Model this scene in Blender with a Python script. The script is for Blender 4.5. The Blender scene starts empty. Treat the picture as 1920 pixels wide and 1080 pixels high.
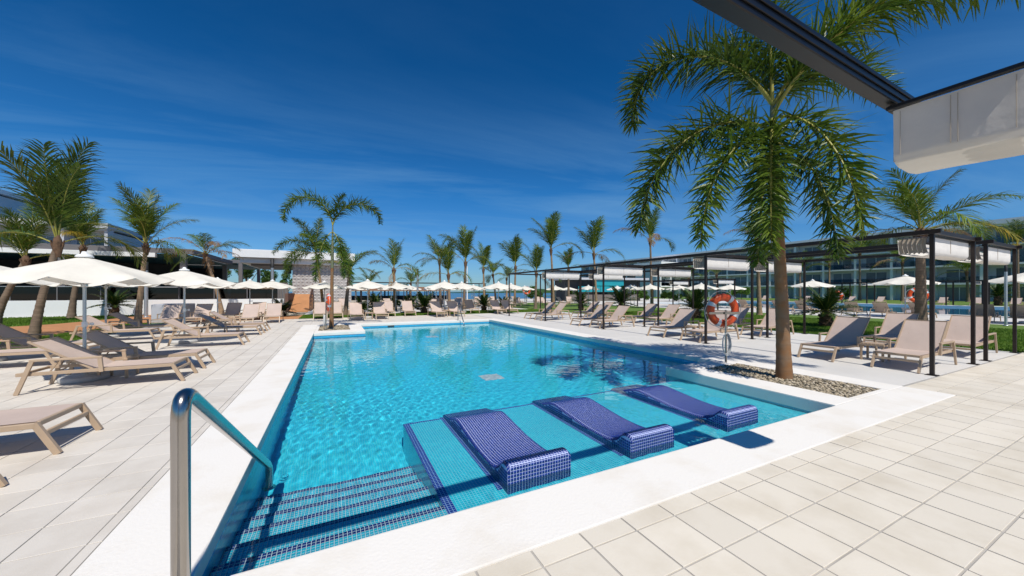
import bpy, bmesh, math, random
import numpy as np
from mathutils import Vector, Matrix

# ------------------------------------------------------------------ camera, sky, sun, exposure
scene = bpy.context.scene
COL = scene.collection
R = math.radians
YAW = 26.25
cam_d = bpy.data.cameras.new("camera")
cam = bpy.data.objects.new("camera", cam_d)
COL.objects.link(cam)
cam.location = (0, 0, 1.6)
cam.rotation_euler = (R(90), 0, R(-YAW))
cam_d.sensor_width = 36.0
cam_d.lens = 36.0 * 675.0 / 1920.0
cam_d.shift_y = 6.5 / 1920.0
cam_d.clip_start = 0.05
cam_d.clip_end = 9000
scene.camera = cam

SUN_EL, SUN_OFF = 56.0, 6.0          # elevation; shadows fall 6 degrees to the right of +Y
world = bpy.data.worlds.new("World")
scene.world = world
world.use_nodes = True
wt = world.node_tree
wt.nodes.clear()
def wn(t, **kw):
    n = wt.nodes.new(t)
    for k, v in kw.items():
        setattr(n, k, v)
    return n
w_out = wn("ShaderNodeOutputWorld")
w_bg = wn("ShaderNodeBackground")
w_bg.inputs["Strength"].default_value = 0.085
sky = wn("ShaderNodeTexSky", sky_type='NISHITA', sun_disc=False)
sky.sun_elevation = R(SUN_EL)
sky.sun_rotation = R(180 + SUN_OFF)
sky.altitude = 0.0
sky.air_density = 1.0
sky.dust_density = 0.25
sky.ozone_density = 2.0
# thin cirrus, laid out on the sky's own directions (a plane high above the ground)
tc = wn("ShaderNodeTexCoord")
sep = wn("ShaderNodeSeparateXYZ")
wt.links.new(tc.outputs["Generated"], sep.inputs[0])
zc = wn("ShaderNodeMath", operation='MAXIMUM'); zc.inputs[1].default_value = 0.03
wt.links.new(sep.outputs["Z"], zc.inputs[0])
dx = wn("ShaderNodeMath", operation='DIVIDE'); dy = wn("ShaderNodeMath", operation='DIVIDE')
wt.links.new(sep.outputs["X"], dx.inputs[0]); wt.links.new(zc.outputs[0], dx.inputs[1])
wt.links.new(sep.outputs["Y"], dy.inputs[0]); wt.links.new(zc.outputs[0], dy.inputs[1])
comb = wn("ShaderNodeCombineXYZ")
wt.links.new(dx.outputs[0], comb.inputs[0]); wt.links.new(dy.outputs[0], comb.inputs[1])
mp = wn("ShaderNodeMapping"); mp.inputs["Rotation"].default_value = (0, 0, R(38)); mp.inputs["Scale"].default_value = (0.38, 1.0, 1); mp.inputs["Location"].default_value = (3.1, 1.7, 0)
wt.links.new(comb.outputs[0], mp.inputs[0])
cn = wn("ShaderNodeTexNoise"); cn.inputs["Scale"].default_value = 0.62; cn.inputs["Detail"].default_value = 8; cn.inputs["Roughness"].default_value = 0.62; cn.inputs["Distortion"].default_value = 0.9
wt.links.new(mp.outputs[0], cn.inputs["Vector"])
cr = wn("ShaderNodeMapRange"); cr.inputs["From Min"].default_value = 0.44; cr.inputs["From Max"].default_value = 0.90; cr.inputs["To Max"].default_value = 0.62
wt.links.new(cn.outputs["Fac"], cr.inputs["Value"])
cmix = wn("ShaderNodeMix", data_type='RGBA'); cmix.inputs["B"].default_value = (2.5, 5.0, 7.8, 1)
sat = wn("ShaderNodeHueSaturation"); sat.inputs["Saturation"].default_value = 1.0; sat.inputs["Value"].default_value = 1.0
wt.links.new(sky.outputs[0], sat.inputs["Color"])
# deep polarised-looking tropical blue: tint by elevation only, the same all the way round
ramp = wn("ShaderNodeValToRGB"); wt.links.new(sep.outputs["Z"], ramp.inputs["Fac"])
_e = ramp.color_ramp.elements
_e[0].position = 0.0; _e[0].color = (0.47, 0.74, 1.06, 1)
_e[1].position = 1.0; _e[1].color = (0.05, 0.46, 0.85, 1)
for _p, _c in ((0.10, (0.36, 0.74, 1.18, 1)), (0.25, (0.16, 0.68, 1.18, 1)), (0.5, (0.055, 0.53, 0.98, 1))):
    _q = _e.new(_p); _q.color = _c
tint = wn("ShaderNodeMix", data_type='RGBA', blend_type='MULTIPLY'); tint.inputs["Factor"].default_value = 1.0
wt.links.new(sat.outputs[0], tint.inputs["A"]); wt.links.new(ramp.outputs[0], tint.inputs["B"])
# the cirrus lies in a belt below mid-sky
fade = wn("ShaderNodeMapRange", interpolation_type='SMOOTHSTEP'); fade.inputs["From Min"].default_value = 0.24; fade.inputs["From Max"].default_value = 0.52; fade.inputs["To Min"].default_value = 1.0; fade.inputs["To Max"].default_value = 0.12
wt.links.new(sep.outputs["Z"], fade.inputs["Value"])
cfac = wn("ShaderNodeMath", operation='MULTIPLY'); wt.links.new(cr.outputs[0], cfac.inputs[0]); wt.links.new(fade.outputs[0], cfac.inputs[1])
wt.links.new(cfac.outputs[0], cmix.inputs["Factor"]); wt.links.new(tint.outputs["Result"], cmix.inputs["A"])
wt.links.new(cmix.outputs["Result"], w_bg.inputs["Color"])
wt.links.new(w_bg.outputs[0], w_out.inputs["Surface"])

sun_d = bpy.data.lights.new("sun", 'SUN')
sun = bpy.data.objects.new("sun", sun_d)
COL.objects.link(sun)
sun_d.energy = 4.6
sun_d.angle = R(0.55)
sun_d.color = (1.0, 0.955, 0.88)
sun_dir = Vector((math.sin(R(SUN_OFF)) * math.cos(R(SUN_EL)), math.cos(R(SUN_OFF)) * math.cos(R(SUN_EL)), -math.sin(R(SUN_EL))))
sun.rotation_euler = sun_dir.to_track_quat('-Z', 'Y').to_euler()
sun.location = (-3, -20, 30)
sun_d.cycles.is_caustics_light = True

scene.view_settings.view_transform = 'Standard'
scene.view_settings.look = 'None'
scene.view_settings.exposure = 0.0
scene.view_settings.gamma = 1.0
scene.view_settings.use_curve_mapping = False
scene.render.engine = 'CYCLES'
cy = scene.cycles
cy.use_denoising = True
cy.denoiser = 'OPENIMAGEDENOISE'
cy.max_bounces = 9
cy.diffuse_bounces = 3
cy.glossy_bounces = 4
cy.transmission_bounces = 8
cy.transparent_max_bounces = 16
cy.caustics_refractive = True
cy.caustics_reflective = False
cy.blur_glossy = 0.6
cy.sample_clamp_indirect = 6.0

# ------------------------------------------------------------------ helpers
rng = random.Random(7)
nrng = np.random.default_rng(11)

def tag(o, label=None, cat=None, group=None, kind=None):
    if label: o["label"] = label
    if cat: o["category"] = cat
    if group: o["group"] = group
    if kind: o["kind"] = kind
    return o

def obj(name, mesh, mat=None, parent=None, loc=(0, 0, 0), rot=(0, 0, 0), scale=None):
    o = bpy.data.objects.new(name, mesh)
    COL.objects.link(o)
    if mat is not None and mesh is not None and len(mesh.materials) == 0:
        mesh.materials.append(mat)
    if parent is not None: o.parent = parent
    o.location = loc
    o.rotation_euler = rot
    if scale is not None:
        o.scale = (scale, scale, scale) if isinstance(scale, (int, float)) else scale
    return o

def empty(name, loc=(0, 0, 0), rz=0.0, label=None, cat=None, group=None, scale=None):
    o = obj(name, None, None, None, loc, (0, 0, rz), scale)
    o.empty_display_size = 0.2
    return tag(o, label, cat, group)

def np_mesh(name, V, F, mat=None, smooth=False, second=None):
    """V (n,3); F (m,k) with k = 3 or 4"""
    V = np.ascontiguousarray(V, dtype=np.float32); F = np.ascontiguousarray(F, dtype=np.int32)
    me = bpy.data.meshes.new(name)
    k = F.shape[1]; m = F.shape[0]
    me.vertices.add(len(V)); me.vertices.foreach_set("co", V.ravel())
    me.loops.add(m * k); me.loops.foreach_set("vertex_index", F.ravel())
    me.polygons.add(m)
    me.polygons.foreach_set("loop_start", np.arange(0, m * k, k, dtype=np.int32))
    me.polygons.foreach_set("loop_total", np.full(m, k, dtype=np.int32))
    if smooth: me.polygons.foreach_set("use_smooth", np.ones(m, dtype=bool))
    if second: me.polygons.foreach_set("material_index", (np.arange(m) < second[1]).astype(np.int32))
    me.update(calc_edges=True)
    if mat: me.materials.append(mat)
    if second: me.materials.append(second[0])      # second material for the first faces (the stem of a leaf)
    return me

class MB:
    """collects shapes into one mesh"""
    def __init__(s): s.v = []; s.f = []; s.sm = []
    def add(s, vs, fs, smooth=False):
        b = len(s.v); s.v.extend([tuple(x) for x in vs]); s.f.extend([tuple(b + i for i in f) for f in fs]); s.sm.extend([smooth] * len(fs)); return s
    def box(s, x0, x1, y0, y1, z0, z1):
        return s.add([(x0,y0,z0),(x1,y0,z0),(x1,y1,z0),(x0,y1,z0),(x0,y0,z1),(x1,y0,z1),(x1,y1,z1),(x0,y1,z1)],
                     [(0,3,2,1),(4,5,6,7),(0,1,5,4),(1,2,6,5),(2,3,7,6),(3,0,4,7)])
    def cbox(s, x0, x1, y0, y1, z0, z1, c=0.004):
        """box with chamfered edges"""
        pts = []
        for z, e in ((z0, c), (z0 + c, 0), (z1 - c, 0), (z1, c)):
            k = c
            pts += [(x0+e+k,y0+e,z),(x1-e-k,y0+e,z),(x1-e,y0+e+k,z),(x1-e,y1-e-k,z),(x1-e-k,y1-e,z),(x0+e+k,y1-e,z),(x0+e,y1-e-k,z),(x0+e,y0+e+k,z)]
        fs = [tuple(range(7, -1, -1)), tuple(range(24, 32))]
        for r in range(3):
            for i in range(8):
                j = (i + 1) % 8
                fs.append((r*8+i, r*8+j, (r+1)*8+j, (r+1)*8+i))
        return s.add(pts, fs)
    def bar(s, p0, p1, w, h, up=(0, 0, 1)):
        p0 = Vector(p0); p1 = Vector(p1); d = (p1 - p0).normalized(); u = Vector(up)
        if abs(d.dot(u)) > 0.98: u = Vector((1, 0, 0))
        sd = d.cross(u).normalized() * (w / 2); u = sd.cross(d).normalized() * (h / 2)
        vs = [p + a * sd + b * u for p in (p0, p1) for a, b in ((-1, -1), (1, -1), (1, 1), (-1, 1))]
        return s.add(vs, [(0,1,2,3),(7,6,5,4),(0,4,5,1),(1,5,6,2),(2,6,7,3),(3,7,4,0)])
    def tube(s, pts, r, n=10, cap=True, smooth=True):
        pts = [Vector(p) for p in pts]; m = len(pts)
        rs = r if isinstance(r, (list, tuple)) else [r] * m
        t0 = (pts[1] - pts[0]).normalized()
        a = Vector((0, 0, 1)) if abs(t0.z) < 0.9 else Vector((1, 0, 0))
        nrm = (a - t0 * a.dot(t0)).normalized()
        vs = []
        for i in range(m):
            t = (pts[min(i+1, m-1)] - pts[max(i-1, 0)]).normalized()
            nrm = (nrm - t * nrm.dot(t)).normalized(); bn = t.cross(nrm)
            for k in range(n):
                th = 2 * math.pi * k / n
                vs.append(pts[i] + (nrm * math.cos(th) + bn * math.sin(th)) * rs[i])
        fs = [(i*n+k, i*n+(k+1) % n, (i+1)*n+(k+1) % n, (i+1)*n+k) for i in range(m-1) for k in range(n)]
        s.add(vs, fs, smooth)
        if cap:
            s.add(vs[:n], [tuple(range(n-1, -1, -1))]); s.add(vs[-n:], [tuple(range(n))])
        return s
    def lathe(s, prof, n=16, c=(0, 0, 0), smooth=True):
        vs = [(c[0] + r * math.cos(2*math.pi*k/n), c[1] + r * math.sin(2*math.pi*k/n), c[2] + z) for r, z in prof for k in range(n)]
        fs = [(i*n+k, i*n+(k+1) % n, (i+1)*n+(k+1) % n, (i+1)*n+k) for i in range(len(prof)-1) for k in range(n)]
        return s.add(vs, fs, smooth)
    def grid(s, fn, nu, nv, smooth=True):
        vs = [fn(i / nu, j / nv) for j in range(nv + 1) for i in range(nu + 1)]
        fs = [(j*(nu+1)+i, j*(nu+1)+i+1, (j+1)*(nu+1)+i+1, (j+1)*(nu+1)+i) for j in range(nv) for i in range(nu)]
        return s.add(vs, fs, smooth)
    def prism(s, poly, z0, z1):
        n = len(poly)
        vs = [(x, y, z0) for x, y in poly] + [(x, y, z1) for x, y in poly]
        return s.add(vs, [tuple(range(n-1, -1, -1)), tuple(range(n, 2*n))] + [(i, (i+1) % n, n+(i+1) % n, n+i) for i in range(n)])
    def mesh(s, name, mat=None):
        me = bpy.data.meshes.new(name); me.from_pydata(s.v, [], s.f)
        me.polygons.foreach_set("use_smooth", s.sm); me.update()
        if mat: me.materials.append(mat)
        return me
    def build(s, name, mat, parent=None, loc=(0, 0, 0), rot=(0, 0, 0), scale=None):
        return obj(name, s.mesh(name, mat), None, parent, loc, rot, scale)

def bevelled(mb, name, mat, w=0.01, seg=2):
    me = mb.mesh(name, mat)
    bm = bmesh.new(); bm.from_mesh(me)
    bmesh.ops.remove_doubles(bm, verts=bm.verts, dist=1e-5)
    bmesh.ops.bevel(bm, geom=list(bm.edges), offset=w, segments=seg, profile=0.7, affect='EDGES', clamp_overlap=True)
    bm.to_mesh(me); bm.free()
    return me

# ------------------------------------------------------------------ materials
def newmat(name):
    m = bpy.data.materials.new(name); m.use_nodes = True
    return m, m.node_tree, m.node_tree.nodes["Principled BSDF"]

def node(nt, t, ins=None, **kw):
    n = nt.nodes.new(t)
    for k, v in kw.items(): setattr(n, k, v)
    for k, v in (ins or {}).items():
        if hasattr(v, "is_output"): nt.links.new(v, n.inputs[k])
        else: n.inputs[k].default_value = v
    return n

def c4(c): return (c[0], c[1], c[2], 1.0)

def pmat(name, col, rough=0.6, metal=0.0, var=0.12, scale=6.0, bump=0.0, bscale=60.0, col2=None, rand=0.0, spec=0.5, coords="Object", stretch=(1, 1, 1), detail=5, lo=0.35, hi=0.7):
    """principled with noise colour variation, fine relief and per-object tint"""
    m, nt, b = newmat(name)
    b.inputs["Roughness"].default_value = rough
    b.inputs["Metallic"].default_value = metal
    b.inputs["Specular IOR Level"].default_value = spec
    tcn = node(nt, "ShaderNodeTexCoord")
    vec = tcn.outputs[coords] if coords != "Position" else node(nt, "ShaderNodeNewGeometry").outputs["Position"]
    if stretch != (1, 1, 1):
        vec = node(nt, "ShaderNodeMapping", {"Vector": vec, "Scale": stretch}).outputs[0]
    nz = node(nt, "ShaderNodeTexNoise", {"Vector": vec, "Scale": scale, "Detail": detail, "Roughness": 0.6})
    mr = node(nt, "ShaderNodeMapRange", {"Value": nz.outputs["Fac"], "From Min": lo, "From Max": hi})
    c2 = col2 if col2 else tuple(x * (1 - var) for x in col)
    mx = node(nt, "ShaderNodeMix", {"Factor": mr.outputs[0], "A": c4(col), "B": c4(c2)}, data_type='RGBA')
    out = mx.outputs["Result"]
    if rand:
        oi = node(nt, "ShaderNodeObjectInfo")
        rr = node(nt, "ShaderNodeMapRange", {"Value": oi.outputs["Random"], "To Min": 1 - rand, "To Max": 1 + rand * 0.6})
        hs = node(nt, "ShaderNodeHueSaturation", {"Color": out, "Value": rr.outputs[0]})
        out = hs.outputs[0]
    nt.links.new(out, b.inputs["Base Color"])
    if bump:
        n2 = node(nt, "ShaderNodeTexNoise", {"Vector": vec, "Scale": bscale, "Detail": 4})
        bp = node(nt, "ShaderNodeBump", {"Height": n2.outputs["Fac"], "Strength": bump, "Distance": 0.01})
        nt.links.new(bp.outputs[0], b.inputs["Normal"])
    return m

def leafmat(name, col, col2, rough=0.38, trans=0.35, rand=0.25):
    m, nt, b = newmat(name)
    b.inputs["Roughness"].default_value = rough
    b.inputs["Specular IOR Level"].default_value = 0.28
    tcn = node(nt, "ShaderNodeTexCoord")
    nz = node(nt, "ShaderNodeTexNoise", {"Vector": tcn.outputs["Object"], "Scale": 3.0, "Detail": 3})
    mr = node(nt, "ShaderNodeMapRange", {"Value": nz.outputs["Fac"], "From Min": 0.38, "From Max": 0.64})
    mx = node(nt, "ShaderNodeMix", {"Factor": mr.outputs[0], "A": c4(col), "B": c4(col2)}, data_type='RGBA')
    oi = node(nt, "ShaderNodeObjectInfo")
    rr = node(nt, "ShaderNodeMapRange", {"Value": oi.outputs["Random"], "To Min": 1 - rand, "To Max": 1 + rand})
    hs = node(nt, "ShaderNodeHueSaturation", {"Color": mx.outputs["Result"], "Value": rr.outputs[0]})
    nt.links.new(hs.outputs[0], b.inputs["Base Color"])
    tr = node(nt, "ShaderNodeBsdfTranslucent", {"Color": hs.outputs[0]})
    ms = node(nt, "ShaderNodeMixShader", {0: trans, 1: b.outputs[0], 2: tr.outputs[0]})
    nt.links.new(ms.outputs[0], nt.nodes["Material Output"].inputs["Surface"])
    return m

def fabricmat(name, col, trans=0.3, rough=0.85, weave=0.0):
    m, nt, b = newmat(name)
    b.inputs["Roughness"].default_value = rough
    b.inputs["Specular IOR Level"].default_value = 0.2
    tcn = node(nt, "ShaderNodeTexCoord")
    nz = node(nt, "ShaderNodeTexNoise", {"Vector": tcn.outputs["Object"], "Scale": 2.5, "Detail": 5})
    mr = node(nt, "ShaderNodeMapRange", {"Value": nz.outputs["Fac"], "From Min": 0.3, "From Max": 0.75, "To Min": 0.9, "To Max": 1.04})
    hs = node(nt, "ShaderNodeHueSaturation", {"Color": c4(col), "Value": mr.outputs[0]})
    nt.links.new(hs.outputs[0], b.inputs["Base Color"])
    n2 = node(nt, "ShaderNodeTexNoise", {"Vector": tcn.outputs["Object"], "Scale": 9.0, "Detail": 3})
    bp = node(nt, "ShaderNodeBump", {"Height": n2.outputs["Fac"], "Strength": 0.25, "Distance": 0.02})
    nt.links.new(bp.outputs[0], b.inputs["Normal"])
    if trans:
        tr = node(nt, "ShaderNodeBsdfTranslucent", {"Color": c4(col)})
        ms = node(nt, "ShaderNodeMixShader", {0: trans, 1: b.outputs[0], 2: tr.outputs[0]})
        nt.links.new(ms.outputs[0], nt.nodes["Material Output"].inputs["Surface"])
    return m

def mosaicmat(name, tile, tile2, grout, pitch=0.026, gw=0.11, rough=0.25, bright=0.25):
    """small glass mosaic laid on whatever plane the surface lies in"""
    m, nt, b = newmat(name)
    b.inputs["Roughness"].default_value = rough
    geo = node(nt, "ShaderNodeNewGeometry")
    sc = node(nt, "ShaderNodeVectorMath", {0: geo.outputs["Position"], 1: (1 / pitch,) * 3}, operation='MULTIPLY')
    fr = node(nt, "ShaderNodeVectorMath", {0: sc.outputs[0]}, operation='FRACTION')
    fl = node(nt, "ShaderNodeVectorMath", {0: sc.outputs[0]}, operation='FLOOR')
    sp = node(nt, "ShaderNodeSeparateXYZ", {0: fr.outputs[0]})
    nrm = node(nt, "ShaderNodeVectorMath", {0: geo.outputs["True Normal"]}, operation='ABSOLUTE')
    ns = node(nt, "ShaderNodeSeparateXYZ", {0: nrm.outputs[0]})
    acc = None
    for ax in range(3):
        lt = node(nt, "ShaderNodeMath", {0: sp.outputs[ax], 1: gw}, operation='LESS_THAN')
        flat = node(nt, "ShaderNodeMath", {0: ns.outputs[ax], 1: 0.7}, operation='LESS_THAN')
        both = node(nt, "ShaderNodeMath", {0: lt.outputs[0], 1: flat.outputs[0]}, operation='MULTIPLY')
        acc = both if acc is None else node(nt, "ShaderNodeMath", {0: acc.outputs[0], 1: both.outputs[0]}, operation='MAXIMUM')
    wn_ = node(nt, "ShaderNodeTexWhiteNoise", {"Vector": fl.outputs[0]}, noise_dimensions='3D')
    tm = node(nt, "ShaderNodeMix", {"Factor": wn_.outputs["Value"], "A": c4(tile), "B": c4(tile2)}, data_type='RGBA')
    big = node(nt, "ShaderNodeTexNoise", {"Vector": geo.outputs["Position"], "Scale": 0.8, "Detail": 4})
    bm_ = node(nt, "ShaderNodeMapRange", {"Value": big.outputs["Fac"], "From Min": 0.3, "From Max": 0.7, "To Min": 0.9, "To Max": 1.08})
    hs = node(nt, "ShaderNodeHueSaturation", {"Color": tm.outputs["Result"], "Value": bm_.outputs[0]})
    gm = node(nt, "ShaderNodeMix", {"Factor": acc.outputs[0], "A": hs.outputs[0], "B": c4(grout)}, data_type='RGBA')
    nt.links.new(gm.outputs["Result"], b.inputs["Base Color"])
    return m

M = {}
M["coping"] = pmat("white_coping", (0.80, 0.76, 0.70), 0.75, var=0.09, scale=1.6, bump=0.25, bscale=45, col2=(0.70, 0.63, 0.53), coords="Position", lo=0.48, hi=0.85, detail=7)
M["tile"] = pmat("cream_tile", (0.73, 0.66, 0.55), 0.6, scale=1.7, bump=0.08, bscale=70, col2=(0.60, 0.525, 0.41), rand=0.055, coords="Position", lo=0.45, hi=0.8)
M["tile_left"] = pmat("pale_tile", (0.675, 0.62, 0.545), 0.6, scale=1.7, bump=0.08, bscale=70, col2=(0.555, 0.495, 0.42), rand=0.06, coords="Position", lo=0.45, hi=0.8)
M["grout"] = pmat("grey_grout", (0.45, 0.42, 0.38), 0.9, scale=3, var=0.25)
M["slab"] = pmat("smooth_concrete", (0.66, 0.63, 0.585), 0.65, scale=0.9, var=0.1, bump=0.1, bscale=50, rand=0.03)
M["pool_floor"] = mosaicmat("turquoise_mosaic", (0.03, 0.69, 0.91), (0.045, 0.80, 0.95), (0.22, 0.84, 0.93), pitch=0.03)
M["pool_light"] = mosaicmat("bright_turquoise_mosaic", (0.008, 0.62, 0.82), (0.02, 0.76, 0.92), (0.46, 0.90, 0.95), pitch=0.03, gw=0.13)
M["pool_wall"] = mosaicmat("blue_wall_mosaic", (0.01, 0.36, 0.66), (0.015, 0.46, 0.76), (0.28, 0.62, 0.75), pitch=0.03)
M["navy"] = mosaicmat("navy_mosaic", (0.008, 0.030, 0.27), (0.016, 0.055, 0.40), (0.45, 0.58, 0.88), pitch=0.03, gw=0.15)
M["navy_tile"] = pmat("navy_glass_tile", (0.006, 0.022, 0.16), 0.22, scale=30, col2=(0.012, 0.040, 0.27), detail=2)
M["turq_tile"] = pmat("turquoise_glass_tile", (0.015, 0.52, 0.72), 0.2, scale=30, col2=(0.04, 0.66, 0.84), detail=2)
M["blue_grout"] = pmat("bluish_grout", (0.52, 0.58, 0.86), 0.8, scale=20, var=0.1)
M["white_grout"] = pmat("white_grout", (0.80, 0.80, 0.82), 0.8, scale=20, var=0.1)
M["grass"] = pmat("lawn_green", (0.080, 0.155, 0.016), 0.9, scale=1.2, bump=0.6, bscale=90, col2=(0.125, 0.195, 0.024), detail=8)
M["blade"] = leafmat("grass_blade", (0.10, 0.20, 0.02), (0.16, 0.25, 0.03), 0.6, 0.3, 0.1)
M["sand"] = pmat("pale_sand", (0.50, 0.42, 0.31), 0.95, scale=0.15, var=0.2, bump=0.3, bscale=4)
M["path"] = pmat("terracotta_path", (0.50, 0.23, 0.095), 0.85, scale=1.5, var=0.18, bump=0.2, bscale=30)
# ------------------------------------------------------------------ ground, pool, decks
WATER = -0.17
PX0, PX1, PY0, PY1 = -0.73, 7.90, 2.50, 18.95      # pool inner edges
LPX, LPY = 1.10, 15.70                              # far-left planter notch: X < LPX, Y > LPY
RPX, RPY = 6.35, 5.38                               # near-right planter notch: X > RPX, Y < RPY
SHX, SHY, SHZ = 0.85, 5.12, -0.35                   # sunken shelf
FLOOR_Z = -1.22
POOL2 = (38.0, 62.0, -14.0, 38.0)
POOL3 = (2.5, 14.0, 40.0, 50.0)

def sheet_with_holes(xs, ys, z, hole):
    mb = MB()
    for i in range(len(xs) - 1):
        for j in range(len(ys) - 1):
            cx, cy_ = (xs[i] + xs[i+1]) / 2, (ys[j] + ys[j+1]) / 2
            if hole(cx, cy_): continue
            mb.add([(xs[i], ys[j], z), (xs[i+1], ys[j], z), (xs[i+1], ys[j+1], z), (xs[i], ys[j+1], z)], [(0, 1, 2, 3)])
    return mb
def inr(x, y, r): return r[0] < x < r[1] and r[2] < y < r[3]
PBOX = (PX0 - 0.2, PX1 + 0.2, PY0 - 0.2, PY1 + 0.2)
g = sheet_with_holes([-700, PBOX[0], POOL3[0], PBOX[1], POOL3[1], POOL2[0], POOL2[1], 900], [-300, POOL2[2], PBOX[2], PBOX[3], POOL2[3], POOL3[2], POOL3[3], 74], -0.075,
                     lambda x, y: inr(x, y, PBOX) or inr(x, y, POOL2) or inr(x, y, POOL3)).build("ground", M["sand"])
tag(g, kind="structure")

# lawns (4 cm above the sandy base)
def flat(name, poly, z, mat, kind="structure"):
    mb = MB(); mb.prism(poly, z - 0.06, z)
    return tag(mb.build(name, mat), kind=kind)
lawn_polys = {
    "lawn": [(16.1, 2.5), (29.5, 2.5), (29.5, 46), (16.1, 46)],
    "lawn_left": [(-9.5, 6), (-7.6, 6), (-7.6, 24.5), (-9.3, 24.5), (-9.0, 22), (-9.7, 17.5)],
    "lawn_terrace": [(-40, 24.6), (-13.6, 25.0), (-12.4, 27.5), (-11.9, 32.0), (-11.9, 33.4), (-40, 33.4)],
    "lawn_far": [(-1.9, 24.45), (16.1, 24.45), (16.1, 28.6), (-1.9, 28.6)],
    "lawn_hotel": [(66, -40), (96, -40), (96, 120), (66, 120)],
}
for nme, poly in lawn_polys.items():
    flat(nme, poly, -0.035, M["grass"])
# grass blades where the lawn is near enough to show them
def blades(poly, n, h=0.05, dens_fn=None):
    xs = [p[0] for p in poly]; ys = [p[1] for p in poly]
    x = nrng.uniform(min(xs), max(xs), n); y = nrng.uniform(min(ys), max(ys), n)
    ins = np.zeros(n, bool)
    for i in range(len(poly)):
        x1, y1 = poly[i]; x2, y2 = poly[(i + 1) % len(poly)]
        c = ((y1 > y) != (y2 > y)) & (x < (x2 - x1) * (y - y1) / ((y2 - y1) if y2 != y1 else 1e-9) + x1)
        ins ^= c
    x = x[ins]; y = y[ins]; k = len(x)
    d = np.hypot(x, y); w = 0.004 + d * 0.0006; hh = h * nrng.uniform(0.6, 1.4, k)
    a = nrng.uniform(0, 6.283, k); lx = nrng.normal(0, 0.02, k); ly = nrng.normal(0, 0.02, k)
    V = np.empty((k, 3, 3))
    V[:, 0] = np.c_[x + np.cos(a) * w, y + np.sin(a) * w, np.full(k, -0.036)]
    V[:, 1] = np.c_[x - np.cos(a) * w, y - np.sin(a) * w, np.full(k, -0.036)]
    V[:, 2] = np.c_[x + lx, y + ly, -0.036 + hh]
    return V.reshape(-1, 3)
bv = np.concatenate([blades([(16.1, 2.5), (26, 2.5), (26, 22), (16.1, 22)], 150000), blades(lawn_polys["lawn_left"], 45000, 0.06), blades(lawn_polys["lawn_terrace"], 60000, 0.07),
                     blades(lawn_polys["lawn_far"], 40000, 0.06)])
go = obj("grass", np_mesh("grass", bv, np.arange(len(bv)).reshape(-1, 3), M["blade"]))
tag(go, "short green lawn grass beside the decks", "grass", kind="stuff")

flat("path", [(-14.2, 14), (-9.6, 14), (-9.7, 18), (-9.05, 22), (-9.3, 24.45), (-1.92, 24.45), (-1.92, 28.6), (-9.4, 29.2), (-9.4, 33.5), (-11.8, 33.5), (-11.8, 29.2), (-12.5, 26), (-13.8, 24.5)], -0.02, M["path"])
flat("promenade", [(-1.9, 28.6), (16.1, 28.6), (16.1, 46), (29.5, 46), (29.5, 60), (-6, 60), (-6, 36), (-1.9, 34)], -0.03, M["slab"])
flat("far_deck", [(29.5, -40), (66, -40), (66, -14.6), (37.4, -14.6), (37.4, 38.6), (66, 38.6), (66, 70), (29.5, 70)], -0.03, M["slab"])
flat("far_deck_strip", [(62.6, -14.6), (66, -14.6), (66, 38.6), (62.6, 38.6)], -0.03, M["slab"])

# pool basin --------------------------------------------------------
pool = empty("swimming_pool", (0, 0, 0)); tag(pool, kind="structure")
mb = MB()
mb.box(PX0 - 0.4, PX1 + 0.4, PY0 - 0.4, PY1 + 0.4, FLOOR_Z - 0.2, FLOOR_Z)
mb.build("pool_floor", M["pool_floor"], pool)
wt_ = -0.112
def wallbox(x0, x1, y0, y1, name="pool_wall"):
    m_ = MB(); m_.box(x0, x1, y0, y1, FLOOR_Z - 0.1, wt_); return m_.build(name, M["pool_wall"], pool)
wallbox(PX0 - 0.25, PX0, PY0 - 0.25, PY1 + 0.25)
wallbox(PX0 + 0.001, PX1 + 0.25, PY0 - 0.25, PY0)
wallbox(PX1, PX1 + 0.25, RPY - 0.2, PY1 + 0.25)
wallbox(LPX - 0.2, PX1 - 0.001, PY1, PY1 + 0.25)
wallbox(RPX, PX1 + 0.2, PY0 + 0.001, RPY)                    # near-right planter block
wallbox(PX0 + 0.001, LPX, LPY, PY1 + 0.2)                    # far-left planter block
# far bench step under the end wall
m_ = MB(); m_.box(LPX, PX1 - 0.002, PY1 - 0.55, PY1 - 0.001, FLOOR_Z, -0.75); m_.build("end_bench", M["pool_light"], pool)
# shelf
m_ = MB(); m_.box(SHX, RPX - 0.001, PY0 + 0.002, SHY, FLOOR_Z, SHZ); m_.build("sun_shelf", M["pool_light"], pool)
# shelf edging: navy mosaic rows along the left and far edge
m_ = MB(); m_.box(SHX - 0.003, SHX + 0.08, PY0 + 0.003, SHY + 0.003, SHZ - 0.04, SHZ + 0.004); m_.build("shelf_edge", M["navy"], pool)
m_ = MB(); m_.box(SHX + 0.08, RPX - 0.002, SHY - 0.04, SHY + 0.003, SHZ - 0.04, SHZ + 0.004); m_.build("shelf_edge", M["navy"], pool)

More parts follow.
